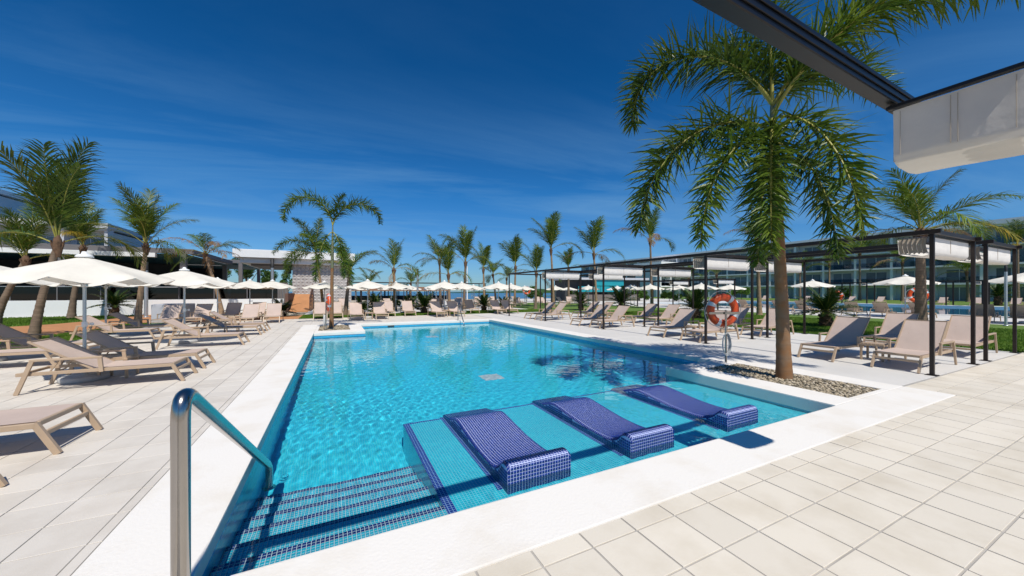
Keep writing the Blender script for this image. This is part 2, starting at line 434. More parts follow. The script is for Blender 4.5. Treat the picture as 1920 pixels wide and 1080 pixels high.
# mosaic tiles as real pieces: every tile a small raised slab on a grout bed
def mosaic(fn, nu, nv, gap=0.16, lift=0.0022):
    """fn(u,v) -> pos on a patch, u in 0..nu, v in 0..nv tile units. returns V, F quads"""
    V = []; F = []
    us = np.arange(nu); vs = np.arange(nv)
    U, W = np.meshgrid(us, vs, indexing='ij'); U = U.ravel().astype(float); W = W.ravel().astype(float)
    e = 1e-3
    def P(u, v): return fn(u, v)
    h = gap / 2
    cor = [(U + h, W + h), (U + 1 - h, W + h), (U + 1 - h, W + 1 - h), (U + h, W + 1 - h)]
    base = [P(*c) for c in cor]
    c0 = P(U + 0.5, W + 0.5)
    du = P(U + 0.5 + 0.05, W + 0.5) - P(U + 0.5 - 0.05, W + 0.5); dv = P(U + 0.5, W + 0.55) - P(U + 0.5, W + 0.45)
    nn = np.cross(du, dv); nn /= np.linalg.norm(nn, axis=1)[:, None]
    top = [b + nn * lift + (c0 - b) * 0.05 for b in base]
    k = len(U)
    V = np.stack(base + top, axis=1).reshape(-1, 3)       # 8 per tile
    b8 = (np.arange(k) * 8)[:, None, None]
    fq = np.array([[4, 5, 6, 7], [0, 1, 5, 4], [1, 2, 6, 5], [2, 3, 7, 6], [3, 0, 4, 7]])[None]
    return V, (b8 + fq).reshape(-1, 4)

def join_np(parts):
    Vs = []; Fs = []; o = 0
    for V, F in parts:
        Vs.append(V); Fs.append(F + o); o += len(V)
    return np.concatenate(Vs), np.concatenate(Fs)

T = 0.030
step_y = [3.05, 3.37, 3.67, 3.97, 4.26, 4.55]
step_z = [-0.32 - 0.15 * k for k in range(6)]
stairs = empty("pool_steps", (0, 2.5, -0.5), label="turquoise mosaic pool steps with navy nosing bands beside the sunken shelf", cat="steps")
nsx = int((SHX - 0.004 - PX0 - 0.002) / T)
for k in range(6):
    y0 = PY0 + 0.002 if k == 0 else step_y[k - 1]
    y1, z = step_y[k], step_z[k]
    m_ = MB(); m_.box(PX0 + 0.002, SHX - 0.004, y0 - (0.0 if k == 0 else -0.001), y1, FLOOR_Z - 0.05, z)
    st = m_.build("step", M["white_grout"], stairs)
    st.location = (0, -2.5, 0.5)
    nv = max(3, int(round((y1 - y0) / T))); tv = (y1 - y0) / nv; tu = (SHX - 0.006 - PX0) / nsx
    def ftop(u, v, z=z, y1=y1, tv=tv, tu=tu): return np.stack([PX0 + 0.002 + u * tu, y1 - tv * (v[0] * 0 + v) , u * 0 + z], axis=1)
    def flip(fn): return lambda u, v: fn(u, v)
    def ftop2(u, v, z=z, y1=y1, tv=tv, tu=tu): return np.stack([PX0 + 0.002 + (nsx - u) * tu, y1 - tv * v, u * 0 + z], axis=1)
    dark = mosaic(ftop2, nsx, 2)
    lightp = mosaic(lambda u, v: ftop2(u, v + 2), nsx, nv - 2)
    nr = 5
    def fris(u, v, z=z, y1=y1, tu=tu): return np.stack([PX0 + 0.002 + (nsx - u) * tu, u * 0 + y1, z - v * T], axis=1)
    ris = mosaic(lambda u, v: fris(u, nr - v), nsx, nr)
    a = obj("nosing_tiles", np_mesh("nosing_tiles", *dark, M["navy_tile"]), None, st); a["kind"] = "stuff"
    a = obj("tread_tiles", np_mesh("tread_tiles", *join_np([lightp, ris]), M["turq_tile"]), None, st); a["kind"] = "stuff"

# sunken mosaic loungers --------------------------------------------
def lounger_profile():
    # (y from near face, z) along the top, near end first
    pts = [(0.0, -0.05), (0.0, -0.012), (0.022, 0.008), (0.08, 0.012), (0.14, -0.005), (0.19, -0.07), (0.27, -0.115), (0.40, -0.148), (0.60, -0.155), (0.85, -0.145), (1.10, -0.118), (1.34, -0.088), (1.52, -0.066), (1.64, -0.074), (1.80, -0.125), (1.98, -0.185), (2.12, -0.235), (2.2, -0.265)]
    P_ = np.array(pts)
    # smooth by Chaikin
    for _ in range(3):
        q = np.empty((2 * len(P_), 2)); q[0] = P_[0]; q[-1] = P_[-1]
        q[1:-1:2] = 0.75 * P_[:-1] + 0.25 * P_[1:]; q[2::2] = 0.25 * P_[:-1] + 0.75 * P_[1:]
        P_ = q
    return P_
LP = lounger_profile()
seg = np.hypot(*(LP[1:] - LP[:-1]).T); SL = np.concatenate([[0], np.cumsum(seg)])
def lp_at(s): return np.interp(s, SL, LP[:, 0]), np.interp(s, SL, LP[:, 1])
def water_lounger(x0, x1, label):
    w = x1 - x0; yn = 2.97
    root = empty("pool_lounger", (x0 + w / 2, yn, SHZ), label=label, cat="pool lounger", group="mosaic loungers on the sunken shelf")
    # grout-coloured body: outline extruded across the width, edges rounded
    mb = MB(); n = len(LP); hw = w / 2
    rim = 0.03
    rows = []
    for i in range(n):
        y, z = LP[i]; z -= SHZ
        rows.append([(-hw, y, 0.0), (-hw, y, max(z - rim, 0.002)), (-hw + rim * 0.5, y, max(z - rim * 0.5, 0.003)), (-hw + rim, y, z), (hw - rim, y, z), (hw - rim * 0.5, y, max(z - rim * 0.5, 0.003)), (hw, y, max(z - rim, 0.002)), (hw, y, 0.0)])
    vs = [p for r in rows for p in r]
    fs = [(i*8+k, i*8+k+1, (i+1)*8+k+1, (i+1)*8+k) for i in range(n-1) for k in range(7)]
    mb.add(vs, [tuple(reversed(f)) for f in fs], False)
    z0 = LP[0][1] - SHZ
    r0 = rows[0]
    mb.add([r0[0], r0[7], r0[6], r0[4], r0[3], r0[1]], [(0, 1, 2, 3, 4, 5)])
    yl, zl = LP[-1]
    mb.add([(-hw, yl, 0), (hw, yl, 0), (hw, yl, zl - SHZ - rim), (-hw, yl, zl - SHZ - rim)], [(3, 2, 1, 0)])
    mb.build("body", M["blue_grout"], root)
    nu = int(round((w - 2 * rim) / T)); tu = (w - 2 * rim) / nu
    L = SL[-1]; nv = int(L / T); tv = L / nv
    def ftop(u, v):
        y, z = lp_at(v * tv); return np.stack([-hw + rim + u * tu, y, z - SHZ], axis=1)
    parts = [mosaic(ftop, nu, nv)]
    # rounded long edges: one row each side
    for sd in (-1, 1):
        def fe(u, v, sd=sd):
            y, z = lp_at(v * tv); th = (u if sd > 0 else 1 - u) * math.pi / 2
            xx = np.where(sd > 0, hw - rim + rim * np.sin(th), -hw + rim - rim * np.sin(th)); zz = z - SHZ - rim + rim * np.cos(th)
            return np.stack([xx, y, np.maximum(zz, 0.004)], axis=1)
        parts.append(mosaic(fe, 1, nv))
    # near face
    nvz = int((z0 - 0.002) / T); tz = (z0 - 0.002) / nvz; nuf = int(w / T); tuf = w / nuf
    parts.append(mosaic(lambda u, v: np.stack([-hw + u * tuf, u * 0, v * tz], axis=1), nuf, nvz))
    # sides: rows that follow the height
    for sd in (-1, 1):
        ny = int(yl / T); tyy = yl / ny; nz = int((z0) / T)
        def fsd(u, v, sd=sd):
            y = u * tyy if sd > 0 else (ny - u) * tyy
            return np.stack([u * 0 + sd * hw, y, v * T], axis=1)
        V, F = mosaic(fsd, ny, nz)
        cy_ = V.reshape(-1, 8, 3)[:, :, 1].mean(1); top = V.reshape(-1, 8, 3)[:, :, 2].max(1)
        keep = top < np.interp(cy_, LP[:, 0], LP[:, 1]) - SHZ - rim + 0.006
        Vk = V.reshape(-1, 8, 3)[keep].reshape(-1, 3); k = keep.sum()
        fq = np.array([[4, 5, 6, 7], [0, 1, 5, 4], [1, 2, 6, 5], [2, 3, 7, 6], [3, 0, 4, 7]])[None]
        parts.append((Vk, ((np.arange(k) * 8)[:, None, None] + fq).reshape(-1, 4)))
    V, F = join_np(parts)
    t = obj("mosaic_tiles", np_mesh("mosaic_tiles", V, F, M["navy_tile"]), None, root); t["kind"] = "stuff"
    # navy outline tiles on the shelf around the foot
    mb = MB(); mb.box(-hw - 0.05, -hw - 0.003, 0.1, yl - 0.02, 0.001, 0.006); mb.box(hw + 0.003, hw + 0.05, 0.1, yl - 0.02, 0.001, 0.006)
    mb.build("outline_tiles", M["navy"], root)
    return root
water_lounger(1.42, 2.12, "navy mosaic in-water lounger nearest the pool steps")
water_lounger(2.92, 3.60, "navy mosaic in-water lounger in the middle of the three")
water_lounger(4.60, 5.27, "navy mosaic in-water lounger nearest the gravel planter")

# floor inlets and underwater lights
def floor_patch(x, y, s, label):
    mb = MB(); mb.cbox(-s, s, -s, s, 0, 0.012, 0.004)
    for k in range(5): mb.box(-s * 0.8, s * 0.8, -s * 0.8 + k * s * 0.4 - 0.008, -s * 0.8 + k * s * 0.4 + 0.008, 0.012, 0.018)
    o = mb.build("drain_cover", M["coping"], None, (x, y, FLOOR_Z)); tag(o, label, "drain cover", "drain covers on the pool floor")
floor_patch(3.35, 7.9, 0.24, "pale square drain cover on the pool floor beyond the sunken shelf")
floor_patch(3.7, 15.2, 0.24, "pale square drain cover on the pool floor near the far end")

# skimmer mouth in the far wall: a solid block, its inner shade put into the colour
m_ = MB(); m_.box(-0.16, 0.16, -0.012, 0.1, -0.05, 0.05); sk = m_.build("skimmer", None, None, (2.55, PY1, -0.12))

# water -------------------------------------------------------------
def water_grid(x0, x1, y0, y1, step, z, amp, seed, near=None):
    nx = int((x1 - x0) / step) + 1; ny = int((y1 - y0) / step) + 1
    X, Y = np.meshgrid(np.linspace(x0, x1, nx), np.linspace(y0, y1, ny))
    r = np.random.default_rng(seed); Z = np.zeros_like(X)
    for i in range(46):
        lam = 0.075 * (6.0 ** (i / 45.0)); th = r.uniform(0, 6.283); k = 6.283 / lam
        a = amp * lam ** 0.75 * r.uniform(0.5, 1.2)
        cx, cy_ = r.uniform(-3, 3, 2)
        env = 0.55 + 0.45 * np.sin((X * math.cos(th * 3 + 1) + Y * math.sin(th * 3 + 1)) * 0.7 + cx * 3)
        Z += a * env * np.sin(k * (X * math.cos(th) + Y * math.sin(th)) + cx * 7)
    # calmer towards the far end, livelier by the jets on the shelf
    calm = 0.34 + 0.30 * np.exp(-(((X - 0.4) / 1.6) ** 2 + ((Y - 6.4) / 1.3) ** 2)) + 1.3 * np.exp(-((Y - 2.72) / 0.34) ** 2) / (1 + np.exp(-(X - 1.1) * 9)) + 0.16 * np.clip((Y - 5) / 8, 0, 1)
    Z *= calm
    V = np.c_[X.ravel(), Y.ravel(), (z + Z).ravel()]
    idx = np.arange(nx * ny).reshape(ny, nx)
    F = np.stack([idx[:-1, :-1], idx[:-1, 1:], idx[1:, 1:], idx[1:, :-1]], axis=-1).reshape(-1, 4)
    return V, F
def watermat(name, tint=(0.86, 0.985, 1.0)):
    m, nt, b = newmat(name)
    gl = node(nt, "ShaderNodeBsdfGlass", {"Color": c4(tint), "Roughness": 0.0, "IOR": 1.33})
    nt.links.new(gl.outputs[0], nt.nodes["Material Output"].inputs["Surface"])
    return m
M["water"] = watermat("pool_water")
V, F = water_grid(PX0 - 0.1, PX1 + 0.1, PY0 - 0.1, PY1 + 0.1, 0.025, WATER, 0.00135, 5)
wo = obj("pool_water", np_mesh("pool_water", V, F, M["water"], smooth=True)); tag(wo, kind="structure")
wo.cycles.is_caustics_caster = True
for o in list(COL.objects):
    if o.type == 'MESH' and o is not wo: o.cycles.is_caustics_receiver = True

# coping --------------------------------------------------------------
cop = empty("pool_coping", (0, 0, 0)); tag(cop, kind="structure")
CW = 0.60
def coping(poly, name="coping_stone", zb=-0.11):
    mb = MB(); mb.prism(poly, zb, 0.004)
    me = bevelled(mb, name, M["coping"], 0.016, 2)
    return obj(name, me, None, cop)
lip = 0.02
coping([(PX0 - CW, PY0 - 0.55), (PX0 + lip, PY0 - 0.55), (PX0 + lip, PY1 + 0.72), (PX0 - CW, PY1 + 0.72)])
coping([(PX0 + lip + 0.002, PY0 - 0.55), (8.6, PY0 - 0.55), (8.6, PY0 + lip), (PX0 + lip + 0.002, PY0 + lip)])
coping([(PX1 - lip, RPY + 0.002), (PX1 + 0.62, RPY + 0.002), (PX1 + 0.62, PY1 + 0.72), (PX1 - lip, PY1 + 0.72)])
coping([(LPX - 0.0, PY1 - lip), (PX1 - lip - 0.002, PY1 - lip), (PX1 - lip - 0.002, PY1 + 0.72), (LPX - 0.0, PY1 + 0.72)])
# near-right planter kerb: three bands round the gravel
GR = (6.92, 8.06, 2.62, 4.98)
coping([(RPX - lip - 0.02, PY0 + lip + 0.002), (GR[0], PY0 + lip + 0.002), (GR[0], RPY + 0.035), (RPX - lip - 0.02, RPY + 0.035)], "planter_kerb", -0.19)
coping([(GR[0] + 0.002, GR[3]), (PX1 - lip - 0.002, GR[3]), (PX1 - lip - 0.002, RPY + 0.035), (GR[0] + 0.002, RPY + 0.035)], "planter_kerb", -0.19)
coping([(PX1 - lip, GR[3]), (PX1 + 0.62, GR[3]), (PX1 + 0.62, RPY), (PX1 - lip, RPY)], "planter_kerb")
coping([(GR[1], PY0 + lip + 0.002), (8.6, PY0 + lip + 0.002), (8.6, GR[3] - 0.002), (GR[1], GR[3] - 0.002)], "planter_kerb")
coping([(GR[0] + 0.002, PY0 + lip + 0.002), (GR[1] - 0.002, PY0 + lip + 0.002), (GR[1] - 0.002, GR[2]), (GR[0] + 0.002, GR[2])], "planter_kerb")
# far-left planter kerb
GL = (-0.60, 0.60, 16.55, 19.2)
coping([(PX0 + lip + 0.002, LPY - lip), (LPX + lip, LPY - lip), (LPX + lip, GL[2]), (PX0 + lip + 0.002, GL[2])], "planter_kerb")
coping([(GL[1], GL[2] + 0.002), (LPX + lip, GL[2] + 0.002), (LPX + lip, PY1 - lip - 0.002), (GL[1], PY1 - lip - 0.002)], "planter_kerb")
coping([(GL[1], PY1 - lip), (LPX - 0.002, PY1 - lip), (LPX - 0.002, PY1 + 0.72), (GL[1], PY1 + 0.72)], "planter_kerb")
coping([(PX0 + lip + 0.002, GL[3]), (GL[1] - 0.002, GL[3]), (GL[1] - 0.002, PY1 + 0.72), (PX0 + lip + 0.002, PY1 + 0.72)], "planter_kerb")
coping([(PX0 + lip + 0.002, GL[2] + 0.002), (GL[0], GL[2] + 0.002), (GL[0], GL[3] - 0.002), (PX0 + lip + 0.002, GL[3] - 0.002)], "planter_kerb")

# gravel in both planters
ico_v = None
def pebble_mesh(name, rect, n, z, smin, smax, seed):
    bm = bmesh.new(); bmesh.ops.create_icosphere(bm, subdivisions=1, radius=1.0)
    bm.verts.ensure_lookup_table()
    iv = np.array([v.co[:] for v in bm.verts]); bi = np.array([[v.index for v in f.verts] for f in bm.faces]); bm.free()
    r = np.random.default_rng(seed)
    c = np.c_[r.uniform(rect[0], rect[1], n), r.uniform(rect[2], rect[3], n), z + r.uniform(-0.02, 0.018, n)]
    s = r.uniform(smin, smax, (n, 1)) * np.c_[r.uniform(0.8, 1.6, n), r.uniform(0.7, 1.1, n), r.uniform(0.45, 0.8, n)]
    a = r.uniform(0, 6.283, n); t = r.normal(0, 0.35, n)
    P_ = iv[None] * s[:, None, :] * (1 + r.normal(0, 0.10, (n, len(iv), 1)))
    x = P_[..., 0] * np.cos(a)[:, None] - P_[..., 1] * np.sin(a)[:, None]; y = P_[..., 0] * np.sin(a)[:, None] + P_[..., 1] * np.cos(a)[:, None]
    zz = P_[..., 2] + x * t[:, None] * 0.3
    V = np.stack([x, y, zz], -1) + c[:, None, :]
    F = (np.arange(n) * len(iv))[:, None, None] + bi[None]
    return np_mesh(name, V.reshape(-1, 3), F.reshape(-1, 3))
def pebblemat():
    m, nt, b = newmat("river_pebbles"); b.inputs["Roughness"].default_value = 0.75
    geo = node(nt, "ShaderNodeNewGeometry")
    ramp = node(nt, "ShaderNodeValToRGB", {"Fac": geo.outputs["Random Per Island"]})
    e = ramp.color_ramp.elements
    e[0].color = (0.10, 0.085, 0.06, 1); e[1].color = (0.55, 0.47, 0.36, 1); e[1].position = 1.0
    for pos, c in ((0.35, (0.30, 0.25, 0.17)), (0.7, (0.42, 0.34, 0.23))):
        q = e.new(pos); q.color = c4(c)
    nt.links.new(ramp.outputs[0], b.inputs["Base Color"])
    return m
M["pebble"] = pebblemat()
for rect, n, lab, sd in ((GR, 3600, "grey brown pebbles filling the planter of the big palm", 3), (GL, 1500, "pebbles filling the small planter at the far pool corner", 4)):
    r2 = (rect[0] + 0.01, rect[1] - 0.01, rect[2] + 0.01, rect[3] - 0.01)
    m_ = MB(); m_.box(rect[0] - 0.05, rect[1] + 0.05, rect[2] - 0.05, rect[3] + 0.05, -0.3, -0.055); tag(m_.build("planter_soil", M["sand"]), kind="structure")
    o = obj("gravel", pebble_mesh("gravel", r2, n, -0.022, 0.015, 0.031, sd), M["pebble"]); tag(o, lab, "gravel", kind="stuff")

# tiled decks ----------------------------------------------------------
TP = 0.363
def tile_field(name, mat, region_fn, xs, ys, x0, y0, label, limit=290, gap=0.012, z=0.0, base_poly=None, cam_only=True):
    root = empty(name, (0, 0, 0)); tag(root, kind="structure")
    mb = MB()
    for poly in base_poly: mb.prism(poly, -0.10, z - 0.006)
    mb.build("grout_bed", M["grout"], root)
    me_cache = {}
    cells = []
    for i in range(int((xs[1] - xs[0]) / TP) + 1):
        for j in range(int((ys[1] - ys[0]) / TP) + 1):
            ax, ay = x0 + (i + math.floor((xs[0] - x0) / TP)) * TP, y0 + (j + math.floor((ys[0] - y0) / TP)) * TP
            c = region_fn(ax, ax + TP, ay, ay + TP)
            cells.extend(c)
    fw = (math.sin(R(YAW)), math.cos(R(YAW))); rt = (fw[1], -fw[0])
    def size(c):
        x, y = (c[0] + c[1]) / 2, (c[2] + c[3]) / 2
        d = x * fw[0] + y * fw[1]; a = x * rt[0] + y * rt[1]
        if d < 0.6 or abs(a / d) > 1.55 or 1.6 / d > 0.86: return 1e9 + d * d + a * a
        return d
    cells.sort(key=size)
    g2 = gap / 2
    rest = MB()
    for k, c in enumerate(cells):
        w, h = c[1] - c[0] - gap, c[3] - c[2] - gap
        if w < 0.02 or h < 0.02: continue
        if k < limit and size(c) < 1e8:
            key = (round(w, 3), round(h, 3))
            if key not in me_cache:
                t_ = MB(); t_.cbox(-w/2, w/2, -h/2, h/2, -0.02, 0, 0.0015); me_cache[key] = t_.mesh("tile", mat)
            o = obj("tile", me_cache[key], None, root, ((c[0] + c[1]) / 2, (c[2] + c[3]) / 2, z + rng.uniform(-0.0008, 0.0008)), (rng.uniform(-1, 1) * 0.0015, rng.uniform(-1, 1) * 0.0015, 0))
        else:
            a, b_, cc, dd = c[0] + g2, c[1] - g2, c[2] + g2, c[3] - g2; zz = z + rng.uniform(-0.0006, 0.0006)
            rest.add([(a, cc, zz), (b_, cc, zz), (b_, dd, zz), (a, dd, zz), (a, cc, zz - 0.008), (b_, cc, zz - 0.008), (b_, dd, zz - 0.008), (a, dd, zz - 0.008)],
                     [(0, 1, 2, 3), (0, 4, 5, 1), (1, 5, 6, 2), (2, 6, 7, 3), (3, 7, 4, 0)])
    o = rest.build("further_tiles", mat, root); o["kind"] = "stuff"
    return root
def clip(rects):
    def f(x0, x1, y0, y1):
        out = []
        for r in rects:
            a, b_, c, d = max(x0, r[0]), min(x1, r[1]), max(y0, r[2]), min(y1, r[3])
            if b_ - a > 0.03 and d - c > 0.03: out.append((a, b_, c, d))
        return out
    return f
near_r = [(8.603, 26.0, -3.0, 2.56), (PX0 - CW, 8.603, -3.0, PY0 - 0.553)]
tile_field("front_deck", M["tile"], clip(near_r), (PX0 - CW, 26.0), (-3.0, 2.6), 2.54, 1.43, None, gap=0.013,
           base_poly=[[(PX0 - CW, -3.0), (26, -3.0), (26, PY0 - 0.553), (PX0 - CW, PY0 - 0.553)], [(8.603, PY0 - 0.553), (26, PY0 - 0.553), (26, 2.56), (8.603, 2.56)]])
left_r = [(-7.6, PX0 - CW - 0.003, -3.0, PY1 + 0.72), (-7.6, 8.52, PY1 + 0.723, 24.4)]
tile_field("left_deck", M["tile_left"], clip(left_r), (-7.6, 8.6), (-3.0, 24.4), -1.405, 3.23, None, gap=0.008,
           base_poly=[[(-7.6, -3.0), (PX0 - CW - 0.003, -3.0), (PX0 - CW - 0.003, PY1 + 0.72), (-7.6, PY1 + 0.72)], [(-7.6, PY1 + 0.723), (8.52, PY1 + 0.723), (8.52, 24.4), (-7.6, 24.4)]])
# smooth slabs under the pergolas
pd = empty("pergola_deck", (0, 0, 0)); tag(pd, kind="structure")
m_ = MB(); m_.box(8.524, 16.12, 2.565, 24.4, -0.10, -0.02); m_.build("grout_bed", M["grout"], pd)
ysl = [2.562, 4.95, 7.3, 9.65, 12.0, 14.35, 16.7, 19.05, 21.4, 24.4]
for j in range(len(ysl) - 1):
    for x0, x1 in ((8.604 if j == 0 else 8.524, 10.0), (10.0, 13.05), (13.05, 16.1)):
        yy0 = ysl[j]
        m_ = MB(); m_.cbox(x0 + 0.004, x1 - 0.004, yy0 + 0.004, ysl[j + 1] - 0.004, -0.05, -0.002, 0.003); m_.build("slab", M["slab"], pd)
# ------------------------------------------------------------------ furniture
M["tan"] = pmat("taupe_powder_coat", (0.46, 0.335, 0.225), 0.45, scale=8, var=0.1, rand=0.04)
M["sling"] = fabricmat("pinkish_taupe_sling", (0.585, 0.465, 0.40), 0.10)
M["canopy"] = fabricmat("cream_canvas", (0.85, 0.805, 0.71), 0.20)
M["pole"] = pmat("grey_aluminium", (0.50, 0.53, 0.55), 0.35, 0.7, var=0.08)
M["base"] = pmat("light_concrete_base", (0.52, 0.51, 0.49), 0.8, scale=12, var=0.15, bump=0.2)
M["white"] = pmat("white_paint", (0.80, 0.80, 0.79), 0.5, scale=1.2, var=0.05)
M["steel"] = pmat("brushed_steel", (0.44, 0.41, 0.38), 0.2, 1.0, scale=5, var=0.1)
M["bronze"] = pmat("dark_bronze_steel", (0.030, 0.021, 0.017), 0.42, 0.3, scale=6, var=0.3)
M["black"] = pmat("black_steel", (0.006, 0.0062, 0.0075), 0.4, 0.2, scale=6, var=0.3)
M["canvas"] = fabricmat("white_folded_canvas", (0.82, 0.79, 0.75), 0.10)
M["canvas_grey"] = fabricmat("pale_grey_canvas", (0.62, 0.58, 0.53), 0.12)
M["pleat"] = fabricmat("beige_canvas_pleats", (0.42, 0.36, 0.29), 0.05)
M["orange"] = pmat("orange_lifebuoy", (0.72, 0.085, 0.012), 0.42, scale=5, var=0.15, rand=0.05)
M["band"] = pmat("silver_reflective_band", (0.62, 0.66, 0.68), 0.35, scale=14, var=0.12)
M["rope"] = pmat("white_rope", (0.62, 0.62, 0.60), 0.8, scale=60, var=0.25)
M["dark"] = pmat("near_black", (0.02, 0.02, 0.022), 0.6)  # near-black parts; on the skimmer block it stands for the mouth's shade
sk.data.materials.append(M["dark"]); tag(sk, "dark block for the shaded skimmer mouth in the far pool wall", "skimmer")

def P(name, mesh, loc=(0, 0, 0), rot=(0, 0, 0), sub=(), scale=None): return dict(name=name, mesh=mesh, loc=loc, rot=rot, sub=sub, scale=scale)
def inst(name, proto, loc, rz, label, cat, group=None, scale=None):
    root = empty(name, loc, rz, label, cat, group, scale)
    def rec(parts, parent):
        for p in parts:
            o = obj(p["name"], p["mesh"], None, parent, p["loc"], p["rot"], p["scale"])
            rec(p["sub"], o)
    rec(proto, root)
    return root

def lounger_proto(ang):
    W, SZ, L = 0.68, 0.33, 1.97; hw = W / 2
    out = []
    # side rails with end bars
    mb = MB()
    for s in (-1, 1): mb.cbox(-L - 0.02, -0.15, s * hw - 0.02, s * hw + 0.02, SZ - 0.055, SZ - 0.002, 0.004)
    mb.cbox(-L - 0.02, -L + 0.02, -hw + 0.022, hw - 0.022, SZ - 0.05, SZ - 0.01, 0.004)
    mb.cbox(-1.17, -1.13, -hw + 0.022, hw - 0.022, SZ - 0.055, SZ - 0.02, 0.004)
    out.append(P("frame", mb.mesh("frame", M["tan"])))
    # seat sling, a hair of sag across
    hx = -1.16
    seat = MB(); seat.grid(lambda u, v: (-0.155 + (hx + 0.155) * v, (-1 + 2 * u) * (hw - 0.018), SZ + 0.004 - 0.012 * (1 - (2 * u - 1) ** 2)), 8, 10)
    seat.grid(lambda u, v: (-0.155 + (hx + 0.155) * v, (1 - 2 * u) * (hw - 0.018), SZ - 0.008 - 0.012 * (1 - (2 * u - 1) ** 2)), 8, 10)
    out.append(P("seat", seat.mesh("seat", M["sling"])))
    bl = 0.87; ca, sa = math.cos(R(ang)), math.sin(R(ang))
    def bp(t, y, n=0.0): return (hx - t * ca - n * sa * -1 * -1, y, SZ + 0.002 + t * sa + n * ca)
    bk = MB(); bk.grid(lambda u, v: bp(v * bl, (-1 + 2 * u) * (hw - 0.02), -0.014 * (1 - (2 * u - 1) ** 2)), 8, 10)
    bk.grid(lambda u, v: bp(v * bl, (1 - 2 * u) * (hw - 0.02), -0.014 - 0.012 * (1 - (2 * u - 1) ** 2)), 8, 10)
    bf = MB()
    for s in (-1, 1): bf.bar(bp(0, s * (hw - 0.012), -0.01), bp(bl, s * (hw - 0.012), -0.01), 0.024, 0.026)
    bf.bar(bp(bl - 0.012, -hw + 0.024, -0.012), bp(bl - 0.012, hw - 0.024, -0.012), 0.024, 0.026)
    st = MB()   # prop stay under the back
    for s in (-1, 1): st.bar(bp(bl * 0.55, s * 0.2, -0.02), (hx - 0.55, s * 0.2, SZ - 0.05), 0.018, 0.018)
    st.bar((hx - 0.55, -0.2, SZ - 0.05), (hx - 0.55, 0.2, SZ - 0.05), 0.018, 0.018)
    out.append(P("backrest", bk.mesh("backrest", M["sling"]), sub=(P("back_frame", bf.mesh("back_frame", M["tan"])), P("prop_stay", st.mesh("prop_stay", M["tan"])))))
    for s in (-1, 1):
        lg = MB(); lg.bar((-0.16, s * hw, SZ - 0.01), (0.0, s * hw, 0.0), 0.036, 0.052, (1, 0, 0)); out.append(P("front_leg", lg.mesh("front_leg", M["tan"])))
        rl = MB(); rl.bar((-1.80, s * (hw + 0.045), 0.52), (-1.97, s * (hw + 0.045), 0.0), 0.032, 0.05, (1, 0, 0)); out.append(P("rear_leg", rl.mesh("rear_leg", M["tan"])))
        am = MB(); am.cbox(-1.83, -1.02, s * (hw + 0.042) - 0.022, s * (hw + 0.042) + 0.022, 0.50, 0.535, 0.005)
        am.bar((-1.05, s * (hw + 0.042), 0.50), (-1.03, s * (hw + 0.042), 0.275), 0.034, 0.05, (1, 0, 0))
        out.append(P("armrest", am.mesh("armrest", M["tan"])))
    cb = MB(); cb.cbox(-0.115, -0.085, -hw + 0.02, hw - 0.02, 0.19, 0.235, 0.004); cb.cbox(-0.175, -0.135, -hw + 0.022, hw - 0.022, SZ - 0.045, SZ + 0.004, 0.006)
    out.append(P("foot_crossbar", cb.mesh("foot_crossbar", M["tan"])))
    return out
LG33 = lounger_proto(34); LG46 = lounger_proto(46)
# simpler copy for the far ones: same parts, fewer
LGF = [p for p in LG46]

def lounger(x, y, rz, label, group, proto=LG33, z=0.002):
    return inst("sun_lounger", proto, (x, y, z), rz, label, "sun lounger", group)

GA = "loungers along the left pool edge"
for y, lab in ((4.15, "lounger at the bottom left corner, only its foot showing"), (5.50, "lounger at the left edge whose foot end points at the steel handrail"),
               (8.72, "pale lounger in full view beside the nearest umbrella, closest to the camera of its pair"), (9.88, "lounger with its backrest in the shade of the nearest umbrella"),
               (13.55, "lounger in front of the second umbrella base along the pool's left edge"), (16.3, "lounger third group from the camera along the left edge, nearer of two"),
               (17.75, "lounger at the far end of the left pool edge row, nearest the small planter")):
    lounger(-2.42 + rng.uniform(-0.02, 0.02), y, rng.uniform(-0.02, 0.02), lab, GA)
GB = "loungers in the second row on the left"
for y, lab in ((11.6, "lounger of the second left row at the frame edge, in front of its neighbour"), (13.0, "dark shaded lounger of the second left row at the frame edge"),
               (16.4, "lounger of the second left row with a sunlit back behind the nearest umbrella pole"), (18.3, "lounger of the second left row with a shaded back near the thin palm")):
    lounger(-5.38 + rng.uniform(-0.03, 0.03), y, rng.uniform(-0.02, 0.02), lab, GB)
GC = "loungers at the far end of the left deck facing the camera"
for x, y, lab in ((-7.1, 21.6, "lounger beside the grey box planter, facing the camera"), (-6.15, 22.3, "lounger facing the camera, next to the grey planter's lounger"), (-3.85, 20.9, "lounger facing the camera in front of the white terrace wall, nearer row"),
                  (-2.85, 21.6, "lounger facing the camera at the right end of the left deck group, before a cycad"), (-5.2, 24.0, "lounger facing the camera close to the wall, behind its row, left one"), (-4.05, 24.4, "lounger facing the camera close to the wall, behind its row, right one")):
    lounger(x, y, R(-90) + rng.uniform(-0.05, 0.05), lab, GC, LG46)
GD = "loungers beyond the far pool end"
